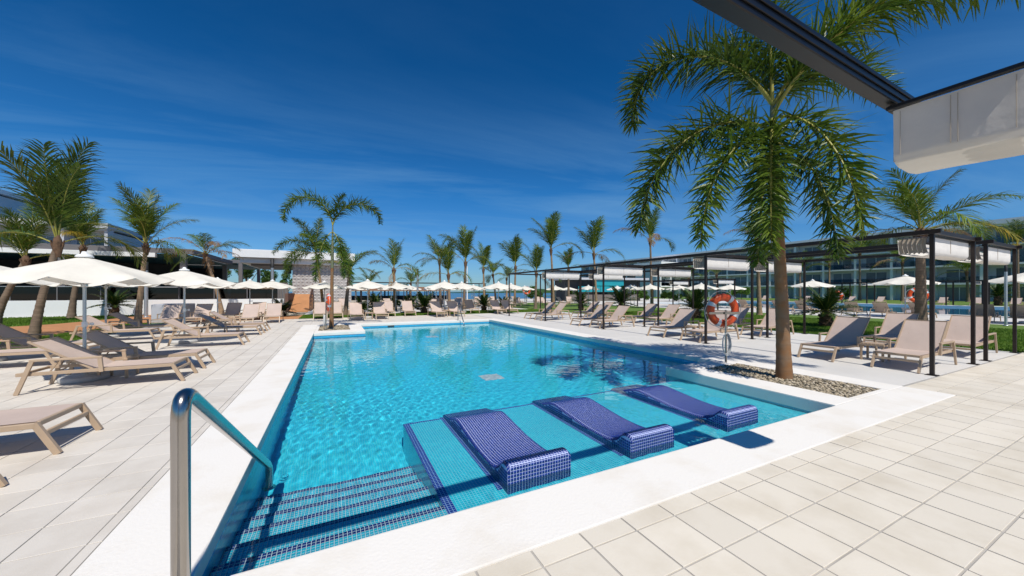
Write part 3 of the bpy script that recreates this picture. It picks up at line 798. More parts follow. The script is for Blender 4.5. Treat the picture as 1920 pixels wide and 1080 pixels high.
for x, y, lab in ((-0.72, 23.2, "lounger beyond the pool left of the lifebuoy post by the small planter"), (0.10, 23.3, "lounger partly behind the small planter's palm trunk"), (1.12, 21.4, "lounger beyond the pool with a palm shadow on its back"),
                  (2.46, 21.7, "lounger beyond the pool right of the umbrella with a white stem base"), (3.15, 24.0, "lounger tucked behind its neighbour beyond the pool"), (4.42, 23.8, "lounger beyond the pool below the speckled lamp post"),
                  (6.0, 21.9, "lounger beyond the pool, first left of the far pool handrail"), (7.15, 22.0, "lounger beyond the pool right behind the far handrail"), (9.3, 25.0, "lounger set back on the grass right of the far handrail"), (10.6, 23.0, "lounger at the far end left of the last pergola post"), (11.6, 23.2, "lounger under the far end of the pergola")):
    lounger(x, y, R(-90) + rng.uniform(-0.04, 0.04), lab, GD, LG46)
GE = "loungers under the pergolas"
ordn = ["nearest", "second", "third", "fourth"]
for b, y0 in enumerate((2.62, 7.30, 12.0, 16.7)):
    for k, dyy in enumerate((0.53, 1.85)):
        for c, x in enumerate((10.15, 13.45)):
            row = "front" if c == 0 else "rear"
            if b == 0 and c == 0: lab = ("sunlit lounger behind the nearest pergola post", "lounger with a diagonal shadow on its back, beside the big palm trunk")[k]
            else: lab = f"lounger in the {ordn[b]} pergola bay, {row} row, {'closer' if k == 0 else 'farther'} of two"
            lounger(x + rng.uniform(-0.06, 0.06), y0 + dyy + rng.uniform(-0.04, 0.04), math.pi + rng.uniform(-0.03, 0.03), lab, GE, LG46)

# small slatted tables between loungers
tb = MB(); tb_l = []
for s in range(6): tb.cbox(-0.2, 0.2, -0.2 + s * 0.068, -0.2 + s * 0.068 + 0.055, 0.375, 0.395, 0.003)
tf = MB()
for s in (-1, 1): tf.cbox(-0.21, 0.21, s * 0.2 - 0.015, s * 0.2 + 0.015, 0.335, 0.373, 0.003); tf.cbox(s * 0.195 - 0.015, s * 0.195 + 0.015, -0.184, 0.184, 0.335, 0.373, 0.003)
lgm = MB(); lgm.cbox(-0.02, 0.02, -0.02, 0.02, 0, 0.334, 0.003); lgm = lgm.mesh("leg", M["tan"])
TBL = [P("table_top", tb.mesh("table_top", M["tan"])), P("apron", tf.mesh("apron", M["tan"]))] + [P("leg", lgm, (sx * 0.185, sy * 0.185, 0)) for sx in (-1, 1) for sy in (-1, 1)]
for x, y, lab in ((-3.62, 9.30, "low taupe side table between the two loungers under the nearest umbrella"), (-3.6, 4.83, "low taupe side table between the two bottom left loungers"),
                  (-3.5, 17.0, "low taupe side table between the last two loungers on the left pool edge"), (11.35, 3.80, "low taupe side table between the two nearest pergola loungers"), (11.3, 8.5, "low taupe side table in the second pergola bay behind the lifebuoy"),
                  (11.3, 13.2, "low taupe side table in the third pergola bay"), (1.78, 22.3, "low side table beneath the far umbrella with the white stem base"), (6.55, 23.0, "low side table between loungers by the far handrail")):
    inst("side_table", TBL, (x, y, 0.002), rng.uniform(-0.05, 0.05), lab, "side table", "low side tables")

# parasols ------------------------------------------------------------
def umbrella_proto(Rc=1.36, top=2.26, edge=1.86, seed=1):
    n = 8; sub = 6; rings = 9
    r_ = random.Random(seed)
    mb = MB(); vs = []
    for j in range(rings + 1):
        t = j / rings
        for k in range(n * sub):
            th = 2 * math.pi * k / (n * sub); f = (k % sub) / sub
            m = math.sin(math.pi * f)
            chord = math.cos(math.pi / n) / math.cos((f - 0.5) * 2 * math.pi / n)
            rr = Rc * t * (1 - (1 - chord) * 1.0 - 0.045 * m * t ** 3)
            z = top - (top - edge) * (t ** 1.06) - 0.055 * m * t ** 2.2 - (0.05 * (m ** 0.8) if j == rings else 0)
            z += r_.uniform(-0.004, 0.004) * t
            vs.append((rr * math.cos(th), rr * math.sin(th), z))
    N = n * sub
    fs = [(j*N+k, j*N+(k+1) % N, (j+1)*N+(k+1) % N, (j+1)*N+k) for j in range(rings) for k in range(N)]
    mb.add(vs, [tuple(reversed(f)) for f in fs], True)
    # rib tip pockets
    canopy = mb.mesh("canopy", M["canopy"])
    fin = MB(); fin.lathe([(0.0, 0.10), (0.035, 0.095), (0.05, 0.05), (0.11, 0.03), (0.13, 0.005), (0.125, -0.012), (0.0, -0.02)], 14, (0, 0, top))
    rib = MB(); rib.bar((0.05, 0, top - 0.035), (Rc * 0.985, 0, edge - 0.016), 0.014, 0.02); rib.bar((0.045, 0, edge + 0.02 - 0.12), (Rc * 0.5, 0, (top + edge) / 2 - 0.04), 0.012, 0.012)
    rib = rib.mesh("rib", M["pole"])
    pole = MB(); pole.tube([(0, 0, 0.09), (0, 0, top - 0.02)], 0.027, 12)
    hub = MB(); hub.lathe([(0.03, edge - 0.16), (0.05, edge - 0.15), (0.05, edge - 0.07), (0.03, edge - 0.06)], 12)
    knob = MB(); knob.lathe([(0.028, 0.97), (0.04, 0.98), (0.04, 1.06), (0.028, 1.07)], 12); knob.tube([(0.03, 0, 1.02), (0.10, 0, 1.02)], 0.012, 8); knob.lathe([(0.0, -0.03), (0.03, -0.02), (0.03, 0.02), (0.0, 0.03)], 8, (0.11, 0, 1.02))
    base = MB(); base.lathe([(0.0, 0.0), (0.33, 0.0), (0.345, 0.015), (0.345, 0.075), (0.32, 0.095), (0.05, 0.10), (0.045, 0.25), (0.0, 0.25)], 28)
    return [P("canopy", canopy, sub=(P("finial", fin.mesh("finial", M["white"])),)), P("pole", pole.mesh("pole", M["pole"]), sub=(P("crank_knob", knob.mesh("crank_knob", M["white"])), P("hub", hub.mesh("hub", M["pole"])))),
            P("base", base.mesh("base", M["base"]))] + [P("rib", rib, rot=(0, 0, 2 * math.pi * k / 8)) for k in range(8)]
UMB = umbrella_proto()
UG = "cream parasols"
def umbrella(x, y, label, rz=None, scale=None, z=0.0): return inst("parasol", UMB, (x, y, z), rng.uniform(0, 0.7) if rz is None else rz, label, "parasol", UG, scale)
umbrella(-4.05, 9.25, "large cream parasol nearest the camera on the left", 0.9, scale=(0.9, 0.9, 0.985))
umbrella(-7.15, 12.6, "cream parasol cut by the left frame edge behind the nearest one")
umbrella(-7.1, 17.4, "cream parasol just right of and behind the nearest parasol's pole")
umbrella(-4.2, 14.6, "cream parasol second along the left pool edge, concrete base showing")
umbrella(-5.6, 24.2, "cream parasol before the white terrace wall, right of the thick lamp post")
umbrella(-4.6, 26.6, "cream parasol before the white wall, left of the stone-clad building")
umbrella(-3.5, 27.0, "cream parasol nearest the stone-clad building, over the small cycad")
umbrella(-0.62, 28.2, "cream parasol in front of the stone-clad wall")
umbrella(1.82, 23.6, "cream parasol beyond the pool right of the black loudspeaker")
umbrella(4.05, 27.6, "cream parasol beyond the pool in front of a yellowing palm")
umbrella(6.6, 23.6, "cream parasol above the far pool handrail, left one")
umbrella(8.6, 26.0, "cream parasol above the far pool handrail, right one")
umbrella(11.0, 24.6, "cream parasol at the far left corner of the pergola")
umbrella(13.9, 28.4, "cream parasol just behind the far corner of the pergola")
# middle distance
far_umb = [(27.6, 25.5), (29.0, 29.5), (28.2, 20.5), (33.0, 36.0), (-1, 42.0), (2.2, 43.5), (5.2, 38.5), (7.5, 41.0), (9.5, 37.0), (11.5, 39.5), (13.2, 36.0), (15.0, 40.5), (18.0, 37.0), (21.5, 40.0), (24.5, 37.5), (26.0, 33.0), (31.0, 31.0), (33.5, 27.0), (34.5, 22.0), (31.0, 44.0), (35.0, 38.0), (36.0, 33.0), (17.0, 47.0), (22.5, 48.0), (12.0, 47.0)]
far_umb.sort(key=lambda p: (p[0] * 0.897 - p[1] * 0.442) / (p[0] * 0.442 + p[1] * 0.897))
for i, (x, y) in enumerate(far_umb):
    u_ = umbrella(x, y, "small distant cream parasol on the promenade between the palms"); u_["group"] = "distant promenade parasols"
umbrella(33.0, 9.6, "cream parasol by the second pool right of the big palm trunk", scale=1.15)
umbrella(31.0, 4.6, "cream parasol by the second pool behind the nearest pergola post", scale=1.15)
umbrella(35.0, 15.5, "cream parasol by the second pool behind the pergola's second bay", scale=1.1)

# handrails ------------------------------------------------------------
def bend(pts, rad, k=7):
    pts = [Vector(p) for p in pts]; out = [pts[0]]
    for i in range(1, len(pts) - 1):
        a = (pts[i-1] - pts[i]); b = (pts[i+1] - pts[i]); la = min(rad, a.length * 0.45); lb = min(rad, b.length * 0.45)
        p0 = pts[i] + a.normalized() * la; p1 = pts[i] + b.normalized() * lb
        for j in range(k + 1):
            t = j / k; out.append((1-t)**2 * p0 + 2*t*(1-t) * pts[i] + t*t * p1)
    out.append(pts[-1]); return out
def handrail(name, base, run, drop_z, foot_z, top, label, r=0.03, sgn=1):
    root = empty(name, base, 0, label, "handrail", "pool handrails")
    mb = MB(); mb.tube(bend([(0, 0, 0), (0, 0, top), (0, sgn * run, drop_z), (0, sgn * run, foot_z)], 0.14), r, 24)
    mb.build("rail", M["steel"], root)
    fl = MB(); fl.lathe([(r, 0.0), (r + 0.028, 0.0), (r + 0.028, 0.008), (r + 0.002, 0.014)], 24); fl.build("flange", M["steel"], root)
    fl = MB(); fl.lathe([(r, 0.0), (r + 0.028, 0.0), (r + 0.028, 0.008), (r + 0.002, 0.014)], 24); fl.build("flange", M["steel"], root, (0, sgn * run, foot_z))
    return root
handrail("handrail", (-0.605, 2.06, 0.004), 2.38, -0.20, -0.77 - 0.004, 1.17, "thick stainless steel handrail at the near left pool corner, over the steps", 0.034)
handrail("handrail", (6.15, 19.25, 0.004), 1.05, -0.12, -0.74, 0.98, "slim dark handrail at the far end of the pool", 0.024, -1)

# lifebuoys -------------------------------------------------------------
def lifebuoy_proto(post_h=1.17, tilt=0.0):
    Rm, rt_ = 0.295, 0.085
    def torus(a0, a1, n, rr, nm, mat, sq=0.82):
        mb = MB(); m = 12
        vs = []; fs = []
        for i in range(n + 1):
            a = a0 + (a1 - a0) * i / n
            for k in range(m):
                t = 2 * math.pi * k / m
                q = Rm + rr * math.cos(t); vs.append((q * math.cos(a), sq * rr * math.sin(t), q * math.sin(a)))
        for i in range(n):
            for k in range(m): fs.append((i*m+k, (i+1)*m+k, (i+1)*m+(k+1) % m, i*m+(k+1) % m))
        mb.add(vs, fs, True); return mb.mesh(nm, mat)
    ring = torus(0, 2 * math.pi, 48, rt_, "ring", M["orange"])
    bands = [P("reflective_band", torus(-0.13, 0.13, 5, rt_ + 0.004, "reflective_band", M["band"]), rot=(0, -a, 0)) for a in (R(25), R(125), R(203), R(293))]
    rope = MB()
    for q in range(4):
        a0, a1 = [R(x) for x in ((25, 125), (125, 203), (203, 293), (293, 385))[q]]
        pts = []
        for i in range(13):
            t = i / 12; a = a0 + (a1 - a0) * t; rr = Rm + rt_ + 0.012 + 0.05 * math.sin(math.pi * t); pts.append((rr * math.cos(a), 0.0, rr * math.sin(a)))
        rope.tube(pts, 0.008, 6)
    post = MB(); post.tube([(0, 0.10, 0), (0, 0.10, post_h)], 0.024, 14); post.lathe([(0.0, post_h + 0.012), (0.02, post_h + 0.01), (0.026, post_h - 0.004)], 14, (0, 0.10, 0))
    brk = MB(); brk.cbox(-0.36, 0.36, 0.065, 0.10 - 0.026, post_h - 0.09, post_h - 0.035, 0.003)
    brk.cbox(-0.36, -0.352, -0.08, 0.064, post_h - 0.09, post_h - 0.035, 0.002); brk.cbox(0.352, 0.36, -0.08, 0.064, post_h - 0.09, post_h - 0.035, 0.002)
    coil = MB()
    for j in range(5):
        pts = [((0.075 + 0.006 * j) * math.cos(a) + 0.03, 0.135 + 0.012 * j, post_h - 0.75 + (0.22 + 0.008 * j) * math.sin(a)) for a in [2 * math.pi * i / 28 for i in range(29)]]
        coil.tube(pts, 0.009, 6, cap=False)
    return [P("post", post.mesh("post", M["steel"])), P("bracket", brk.mesh("bracket", M["steel"])), P("ring", ring, (0, 0, post_h), sub=tuple(bands) + (P("grab_rope", rope.mesh("grab_rope", M["rope"])),)), P("rope_coil", coil.mesh("rope_coil", M["rope"]))]
LBP = lifebuoy_proto()
LBG = "lifebuoys on posts"
# the ring faces away from the pool planter, its post on our side
inst("lifebuoy_stand", LBP, (7.92, 5.22, 0.004), R(-21 + 180), "orange lifebuoy with silver bands on a steel post by the gravel planter", "lifebuoy", LBG)
inst("lifebuoy_stand", LBP, (-0.22, 16.9, -0.03), R(96), "orange lifebuoy seen edge-on beside the small planter's palm", "lifebuoy", LBG)
inst("lifebuoy_stand", LBP, (35.6, 14.2, -0.03), R(-60), "small orange lifebuoy beyond the second pool deck, right of the big palm trunk", "lifebuoy", LBG, 1.1)
inst("lifebuoy_stand", LBP, (31.4, 8.6, -0.03), R(-60), "orange lifebuoy half hidden by the palm trunk on the right", "lifebuoy", LBG, 1.2)
inst("lifebuoy_stand", LBP, (24.5, 45.0, -0.03), R(-20), "tiny orange lifebuoy near the turquoise bar", "lifebuoy", LBG, 1.5)

# pergolas ---------------------------------------------------------------
PH = 2.80
def pergola(name, xs, ys, label, h=PH, ps=0.062, group="dark steel pergolas", z=0.0, mat=None, cross=True):
    mat = mat or M["bronze"]
    root = empty(name, (xs[0], ys[0], z), 0, label, "pergola", group)
    pm = MB(); pm.cbox(-ps/2, ps/2, -ps/2, ps/2, 0, h - 0.10, 0.004); pm = pm.mesh("post", mat)
    fm = MB(); fm.cbox(-0.08, 0.08, -0.08, 0.08, 0.0, 0.01, 0.002); fm = fm.mesh("foot_plate", mat)
    for x in xs:
        for y in ys:
            p = obj("post", pm, None, root, (x - xs[0], y - ys[0], 0)); obj("foot_plate", fm, None, p)
    L = ys[-1] - ys[0]
    bm_ = MB(); bm_.cbox(-0.038, 0.038, -0.12, L + 0.12, h - 0.098, h - 0.012, 0.004); bm_ = bm_.mesh("long_beam", mat)
    for x in xs: obj("long_beam", bm_, None, root, (x - xs[0], 0, 0))
    W = xs[-1] - xs[0]
    cb_ = MB(); cb_.cbox(0.047, W - 0.047, -0.04, 0.04, h - 0.095, h - 0.015, 0.004); cb_ = cb_.mesh("cross_beam", mat)
    for y in ys: obj("cross_beam", cb_, None, root, (0, y - ys[0], 0))
    return root
PYS = [2.62, 7.30, 12.0, 16.7, 21.2]
pergola("pergola", [10.25, 12.62], PYS, "long dark steel pergola over the front lounger row right of the pool")
pergola("pergola", [13.50, 15.90], PYS, "dark steel pergola row standing behind the front one, next to the lawn")
# folded canvas shades: a sleeve of white canvas with pleats at its ends
def fold_proto(W, D=0.44, H=0.37, n=6):
    sl = MB()
    def prof(s):   # closed front sheet: top rail, down the near face, under, up the back
        pts = [(0.0, 0.0), (0.0, -H + 0.07), (0.03, -H + 0.015), (0.09, -H), (D - 0.08, -H + 0.02), (D - 0.02, -H + 0.06), (D, -0.02)]
        k = s * (len(pts) - 1); i = min(int(k), len(pts) - 2); f = k - i
        return pts[i][0] * (1-f) + pts[i+1][0] * f, pts[i][1] * (1-f) + pts[i+1][1] * f
    rr = random.Random(3)
    ph = [rr.uniform(0, 6) for _ in range(6)]
    def fn(u, v):
        y, z = prof(v); x = u * W
        wv = 0.0025 * math.sin(x * 5 + ph[0]) * math.sin(v * 5 + ph[1]) + 0.0015 * math.sin(x * 11 + ph[2] + v * 6)
        return (x, y + wv, z + 0.005 * math.sin(x * 3.1 + ph[3]) * (1 if 0.3 < v < 0.8 else 0.15))
    sl.grid(fn, 40, 18)
    pls = []
    for e in (0.0, W):
        sg = 1 if e == 0 else -1; pl = MB()
        for k in range(n):
            y0 = 0.035 + k * (D - 0.05) / n; y1 = y0 + (D - 0.05) / n * 0.98
            pl.grid(lambda u, v, y0=y0, y1=y1, e=e, sg=sg: (e + sg * (0.012 + 0.03 * math.sin(math.pi * u)), y0 + (y1 - y0) * u + 0.02 * math.sin(v * 4), -0.02 - (H - 0.05) * v * (1 - 0.12 * math.sin(math.pi * u))), 6, 6)
        pls.append(P("pleats", pl.mesh("pleats", M["pleat"])))
    rail = MB(); rail.cbox(-0.02, W + 0.02, -0.015, 0.02, -0.012, 0.03, 0.004)
    for k in range(n):
        rail.tube([(0.0, 0.06 + k * D / n, 0.012), (W, 0.06 + k * D / n, 0.012)], 0.010, 6)
    seam = MB()
    for x in (W * 0.5,): seam.box(x - 0.006, x + 0.006, -0.006, -0.002, -H + 0.08, -0.02)
    return [P("canvas_sleeve", sl.mesh("canvas_sleeve", M["canvas"]), sub=(P("seam", seam.mesh("seam", M["pleat"])),)), *pls, P("slide_rail", rail.mesh("slide_rail", M["bronze"]))]
FOLD = fold_proto(2.24)
FG = "folded canvas shades under the pergola beams"
for r_i, (x, nm) in enumerate(((10.32, "front"), (13.57, "rear"))):
    for j, y in enumerate(PYS[:4]):
        lab = f"white canvas shade folded against the {ordn[j]} cross beam of the {nm} pergola"
        inst("canvas_shade", FOLD, (x, y - 0.02 + 0.07, PH - 0.13), 0, lab, "canvas shade", FG)

# pergola above the camera: one dark beam and the near canvas roll are in view
nearp = empty("pergola", (-0.85, 1.03, 0.0), R(1.2), "black pergola beam crossing the top right corner above the camera", "pergola", "dark steel pergolas")
BL = 5.35
mb = MB(); mb.cbox(-0.05, BL, -0.042, 0.042, 2.935, 3.065, 0.006); mb.cbox(-0.05, BL, -0.052, -0.0425, 2.97, 2.985, 0.002); mb.cbox(-0.05, BL, -0.052, -0.0425, 3.02, 3.035, 0.002); mb.build("long_beam", M["black"], nearp)
pm_ = MB(); pm_.cbox(-0.05, 0.05, -0.05, 0.05, 0.0, 2.93, 0.004); pm_ = pm_.mesh("post", M["black"])
for x, y in ((0.0, 0.0), (0.0, -4.2), (BL - 0.1, -4.2)): obj("post", pm_, None, nearp, (x, y, 0))
m_ = MB(); m_.cbox(-0.05, BL, -4.26, -4.14, 2.935, 3.065, 0.006); m_.build("long_beam", M["black"], nearp)
m_ = MB(); m_.cbox(-0.05, 0.05, -4.135, -0.045, 2.94, 3.06, 0.006); m_.build("cross_beam", M["black"], nearp)
# near canvas: hangs along Y below that beam
W2 = 0.57
nf = empty("canvas_shade", (3.57, 1.10, 2.885), 0, "big pale grey canvas shade folded under a black rail, top right corner", "canvas shade", FG)
sl = MB()
def pro(s):
    pts = [(0.0, 0.0), (0.004, -0.12), (0.002, -0.24), (0.004, -0.33), (0.03, -0.375), (0.09, -0.395), (0.27, -0.41), (0.43, -0.395), (0.485, -0.35), (0.50, -0.02)]
    k = s * (len(pts) - 1); i = min(int(k), len(pts) - 2); f = k - i
    return pts[i][0] * (1-f) + pts[i+1][0] * f, pts[i][1] * (1-f) + pts[i+1][1] * f
def fn(u, v):
    x, z = pro(v); y = -W2 * u
    w = 0.005 * math.sin(y * 9.3 + 1.0 + v * 2) * math.sin(v * 6.0) + 0.0022 * math.sin(y * 17 + v * 9) + 0.0010 * math.sin(y * 31 - v * 14 + 2)
    if v > 0.4: w *= 0.4
    return (x + w, y, z + (0.008 * math.sin(y * 6.0 + 2) if 0.3 < v < 0.85 else 0))
sl.grid(fn, 70, 50)
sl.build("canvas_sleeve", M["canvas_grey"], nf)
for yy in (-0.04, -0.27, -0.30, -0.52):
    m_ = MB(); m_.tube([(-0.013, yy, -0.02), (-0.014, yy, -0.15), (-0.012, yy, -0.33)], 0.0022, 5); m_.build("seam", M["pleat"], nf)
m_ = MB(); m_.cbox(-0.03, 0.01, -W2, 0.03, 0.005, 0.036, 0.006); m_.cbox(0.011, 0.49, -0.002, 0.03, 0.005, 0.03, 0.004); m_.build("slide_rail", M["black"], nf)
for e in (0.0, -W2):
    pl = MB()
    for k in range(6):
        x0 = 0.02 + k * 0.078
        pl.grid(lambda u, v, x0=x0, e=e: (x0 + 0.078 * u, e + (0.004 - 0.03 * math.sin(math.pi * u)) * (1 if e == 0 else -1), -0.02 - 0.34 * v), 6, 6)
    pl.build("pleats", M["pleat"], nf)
# ------------------------------------------------------------------ plants
M["palm_leaf"] = leafmat("palm_green", (0.055, 0.108, 0.013), (0.150, 0.200, 0.024), 0.40, 0.28)
M["fox_leaf"] = leafmat("foxtail_green", (0.050, 0.105, 0.012), (0.140, 0.195, 0.022), 0.38, 0.28)
M["yellow_leaf"] = leafmat("yellowing_frond", (0.42, 0.27, 0.02), (0.24, 0.22, 0.03), 0.45, 0.35)
M["dry_leaf"] = leafmat("dry_frond", (0.36, 0.22, 0.11), (0.22, 0.14, 0.07), 0.7, 0.3)
M["cycad"] = leafmat("cycad_green", (0.022, 0.055, 0.012), (0.045, 0.09, 0.016), 0.4, 0.15)
M["rachis"] = pmat("frond_stem", (0.34, 0.32, 0.06), 0.5, scale=4, var=0.3)
def trunkmat(name, c1, c2, ring=16.0, amt=0.55):
    m, nt, b = newmat(name); b.inputs["Roughness"].default_value = 0.85
    tcn = node(nt, "ShaderNodeTexCoord"); sp = node(nt, "ShaderNodeSeparateXYZ", {0: tcn.outputs["Object"]})
    nz = node(nt, "ShaderNodeTexNoise", {"Vector": tcn.outputs["Object"], "Scale": 5.0, "Detail": 5})
    zz = node(nt, "ShaderNodeMath", {0: sp.outputs[2], 1: ring}, operation='MULTIPLY')
    z2 = node(nt, "ShaderNodeMath", {0: nz.outputs["Fac"], 1: 0.9, 2: zz.outputs[0]}, operation='MULTIPLY_ADD')
    fr = node(nt, "ShaderNodeMath", {0: z2.outputs[0]}, operation='FRACT')
    rg = node(nt, "ShaderNodeMapRange", {"Value": fr.outputs[0], "From Min": 0.0, "From Max": 0.22, "To Min": amt, "To Max": 0.0})
    mr = node(nt, "ShaderNodeMapRange", {"Value": nz.outputs["Fac"], "From Min": 0.35, "From Max": 0.68})
    mx = node(nt, "ShaderNodeMix", {"Factor": mr.outputs[0], "A": c4(c1), "B": c4(c2)}, data_type='RGBA')
    m2 = node(nt, "ShaderNodeMix", {"Factor": rg.outputs[0], "A": mx.outputs["Result"], "B": (0.07, 0.045, 0.03, 1)}, data_type='RGBA')
    nt.links.new(m2.outputs["Result"], b.inputs["Base Color"])
    bp = node(nt, "ShaderNodeBump", {"Height": fr.outputs[0], "Strength": 0.5, "Distance": 0.02}); nt.links.new(bp.outputs[0], b.inputs["Normal"])
    return m
M["trunk_fox"] = trunkmat("foxtail_trunk", (0.25, 0.115, 0.040), (0.21, 0.14, 0.085), 4.0, 0.18)
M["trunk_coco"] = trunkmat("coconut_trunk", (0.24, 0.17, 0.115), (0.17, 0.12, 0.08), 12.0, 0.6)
M["trunk_pale"] = trunkmat("pale_coconut_trunk", (0.36, 0.24, 0.14), (0.27, 0.18, 0.11), 10.0, 0.5)  # lighter brown trunk colour, alternated among the palms
M["shaft"] = pmat("green_crownshaft", (0.20, 0.22, 0.13), 0.6, scale=3, var=0.35, stretch=(1, 1, 0.3))
M["fibre"] = pmat("brown_fibre", (0.16, 0.09, 0.05), 0.95, scale=12, var=0.5)

def frond_mesh(name, L, e0, bend_, n, ll, lw, mat, plume=False, seed=0, droop=0.5, fwd=0.9, power=1.5, curl=0.0, petiole=0.16, segs=3, thin=0.0, rac=0.018, stem=None):
    """one palm leaf: a curved stem along +X with rows of leaflets. e0 start elevation (deg), bend_ total bend (deg)"""
    r = np.random.default_rng(seed)
    K = 26; s = np.linspace(0, 1, K)
    el = np.radians(e0 - bend_ * s ** power); az = np.radians(curl) * s ** 2
    dxy = np.stack([np.cos(el) * np.cos(az), np.cos(el) * np.sin(az), np.sin(el)], 1)
    pts = np.concatenate([[[0, 0, 0]], np.cumsum((dxy[1:] + dxy[:-1]) / 2 * (L / (K - 1)), 0)])
    V = []; F = []
    # stem: 4-sided tapering
    tang = dxy; side = np.stack([-np.sin(az), np.cos(az), np.zeros(K)], 1); upv = np.cross(tang, side) * -1
    upv = np.cross(side, tang) * -1; upv /= np.linalg.norm(upv, axis=1)[:, None]
    rad = rac * L / 2.5 * (1.25 - s * 1.12)
    for i in range(K):
        for a, b in ((1, 0), (0, 0.8), (-1, 0), (0, -0.8)): V.append(pts[i] + side[i] * a * rad[i] * 1.3 + upv[i] * b * rad[i])
    for i in range(K - 1):
        for k in range(4): F.append((i*4+k, i*4+(k+1) % 4, (i+1)*4+(k+1) % 4, (i+1)*4+k))
    V = [np.array(V)]; F = [np.array(F)]; off = K * 4
    t = petiole + (1 - petiole) * (np.arange(n) + 0.5) / n
    rows = [(1,), (-1,)] if not plume else [(1,), (-1,)]
    for sd in (1, -1):
        tt = np.clip(t + r.normal(0, 0.004, n), 0, 0.995)
        if thin: keep = r.random(n) > thin; tt = tt[keep]
        m = len(tt)
        f = tt * (K - 1); i0 = np.minimum(f.astype(int), K - 2); fr = (f - i0)[:, None]
        p = pts[i0] * (1 - fr) + pts[i0 + 1] * fr; T_ = tang[i0]; S = side[i0]; U = upv[i0]
        u = (tt - petiole) / (1 - petiole)
        ln = ll * np.clip(1.0 - 0.72 * u ** 2.4, 0.2, 1) * np.clip(0.45 + u * (5.0 if plume else 3.0), 0, 1) * r.uniform(0.8, 1.12, m)
        ang = r.uniform(-1.15, 1.35, m) if plume else r.normal(0.10, 0.16, m)        # roll around the stem
        fa = (fwd + r.normal(0, 0.12, m)) * (1 - 0.35 * u) if not plume else fwd + r.normal(0, 0.22, m)
        d0 = (S * sd * np.cos(ang)[:, None] + U * np.sin(ang)[:, None]) * np.sin(fa + 0.25)[:, None] + T_ * np.cos(fa + 0.25)[:, None]
        d0 /= np.linalg.norm(d0, axis=1)[:, None]
        dr = droop * r.uniform(0.5, 1.5, m)
        w = lw * r.uniform(0.8, 1.2, m)
        cur = p.copy(); d = d0.copy(); vs = []
        wd = np.cross(d0, U); wn2 = np.linalg.norm(wd, axis=1); wd = np.where(wn2[:, None] > 0.2, wd / np.maximum(wn2, 1e-6)[:, None], T_)
        if plume:
            rv = r.normal(0, 1, (m, 3)); wd = np.cross(d0, rv); wd /= np.linalg.norm(wd, axis=1)[:, None]
        prof = [0.55, 1.0, 0.75, 0.05] if segs == 3 else [0.6, 0.95, 0.05]
        for q in range(segs + 1):
            vs.append(cur - wd * (w * prof[q] / 2)[:, None]); vs.append(cur + wd * (w * prof[q] / 2)[:, None])
            if q < segs:
                cur = cur + d * (ln / segs)[:, None]
                d = d + np.array([0, 0, -1.0]) * (dr * (0.5 + 0.5 * q))[:, None]; d /= np.linalg.norm(d, axis=1)[:, None]
        vs = np.stack(vs, 1); nv = 2 * (segs + 1)
        b = off + np.arange(m)[:, None] * nv
        for q in range(segs): F.append(np.concatenate([b + 2*q, b + 2*q + 1, b + 2*q + 3, b + 2*q + 2], 1))
        V.append(vs.reshape(-1, 3)); off += m * nv
    return np_mesh(name, np.concatenate(V), np.concatenate(F), mat, second=(stem or M["rachis"], (K - 1) * 4))

# shared frond library for the coconut palms: (mesh, typical use)
CO = {}
for mname, mt in (("green", M["palm_leaf"]), ("yellow", M["yellow_leaf"]), ("dry", M["dry_leaf"])):
    CO[mname] = {}
    for key, e0, bd in (("spear", 86, 22), ("up", 80, 44), ("skirt", 32, 118), ("high", 66, 62), ("mid", 46, 80), ("low", 18, 80), ("hang", -18, 58)):
        if mname != "green" and key in ("up", "spear"): continue
        CO[mname][key] = [frond_mesh("frond", 2.5, e0, bd, 50, 0.95 if mname != "dry" else 0.7, 0.030, mt, fwd=0.48, seed=hash((key, k)) % 1000 if False else (ord(key[0]) * 7 + k), droop=(0.55 if mname == "green" else 1.0), thin=(0.05 if mname == "green" else 0.35), curl=(-18, 22)[k]) for k in range(2 if mname == "green" else 1)]

def trunk_obj(parent, base_r, top_r, h, lean, mat, n=18, flare=1.5, rough=0.04, seed=0, ridge=0.0, bow=0.0):
    r = random.Random(seed); mb = MB(); pts = []; rs = []
    for i in range(n + 1):
        t = i / n
        pts.append((lean[0] * (t ** 1.3) + bow * math.sin(math.pi * t) * 0.5, lean[1] * (t ** 1.3), h * t))
        fl = (1 + (flare - 1) * math.exp(-t * 9)) * (1.0 + (ridge if i % 3 == 0 else 0.0))
        rs.append((base_r * (1 - t) + top_r * t) * fl * (1 + r.uniform(-rough, rough)))
    mb.tube(pts, rs, 14)
    return mb.build("trunk", mat, parent)

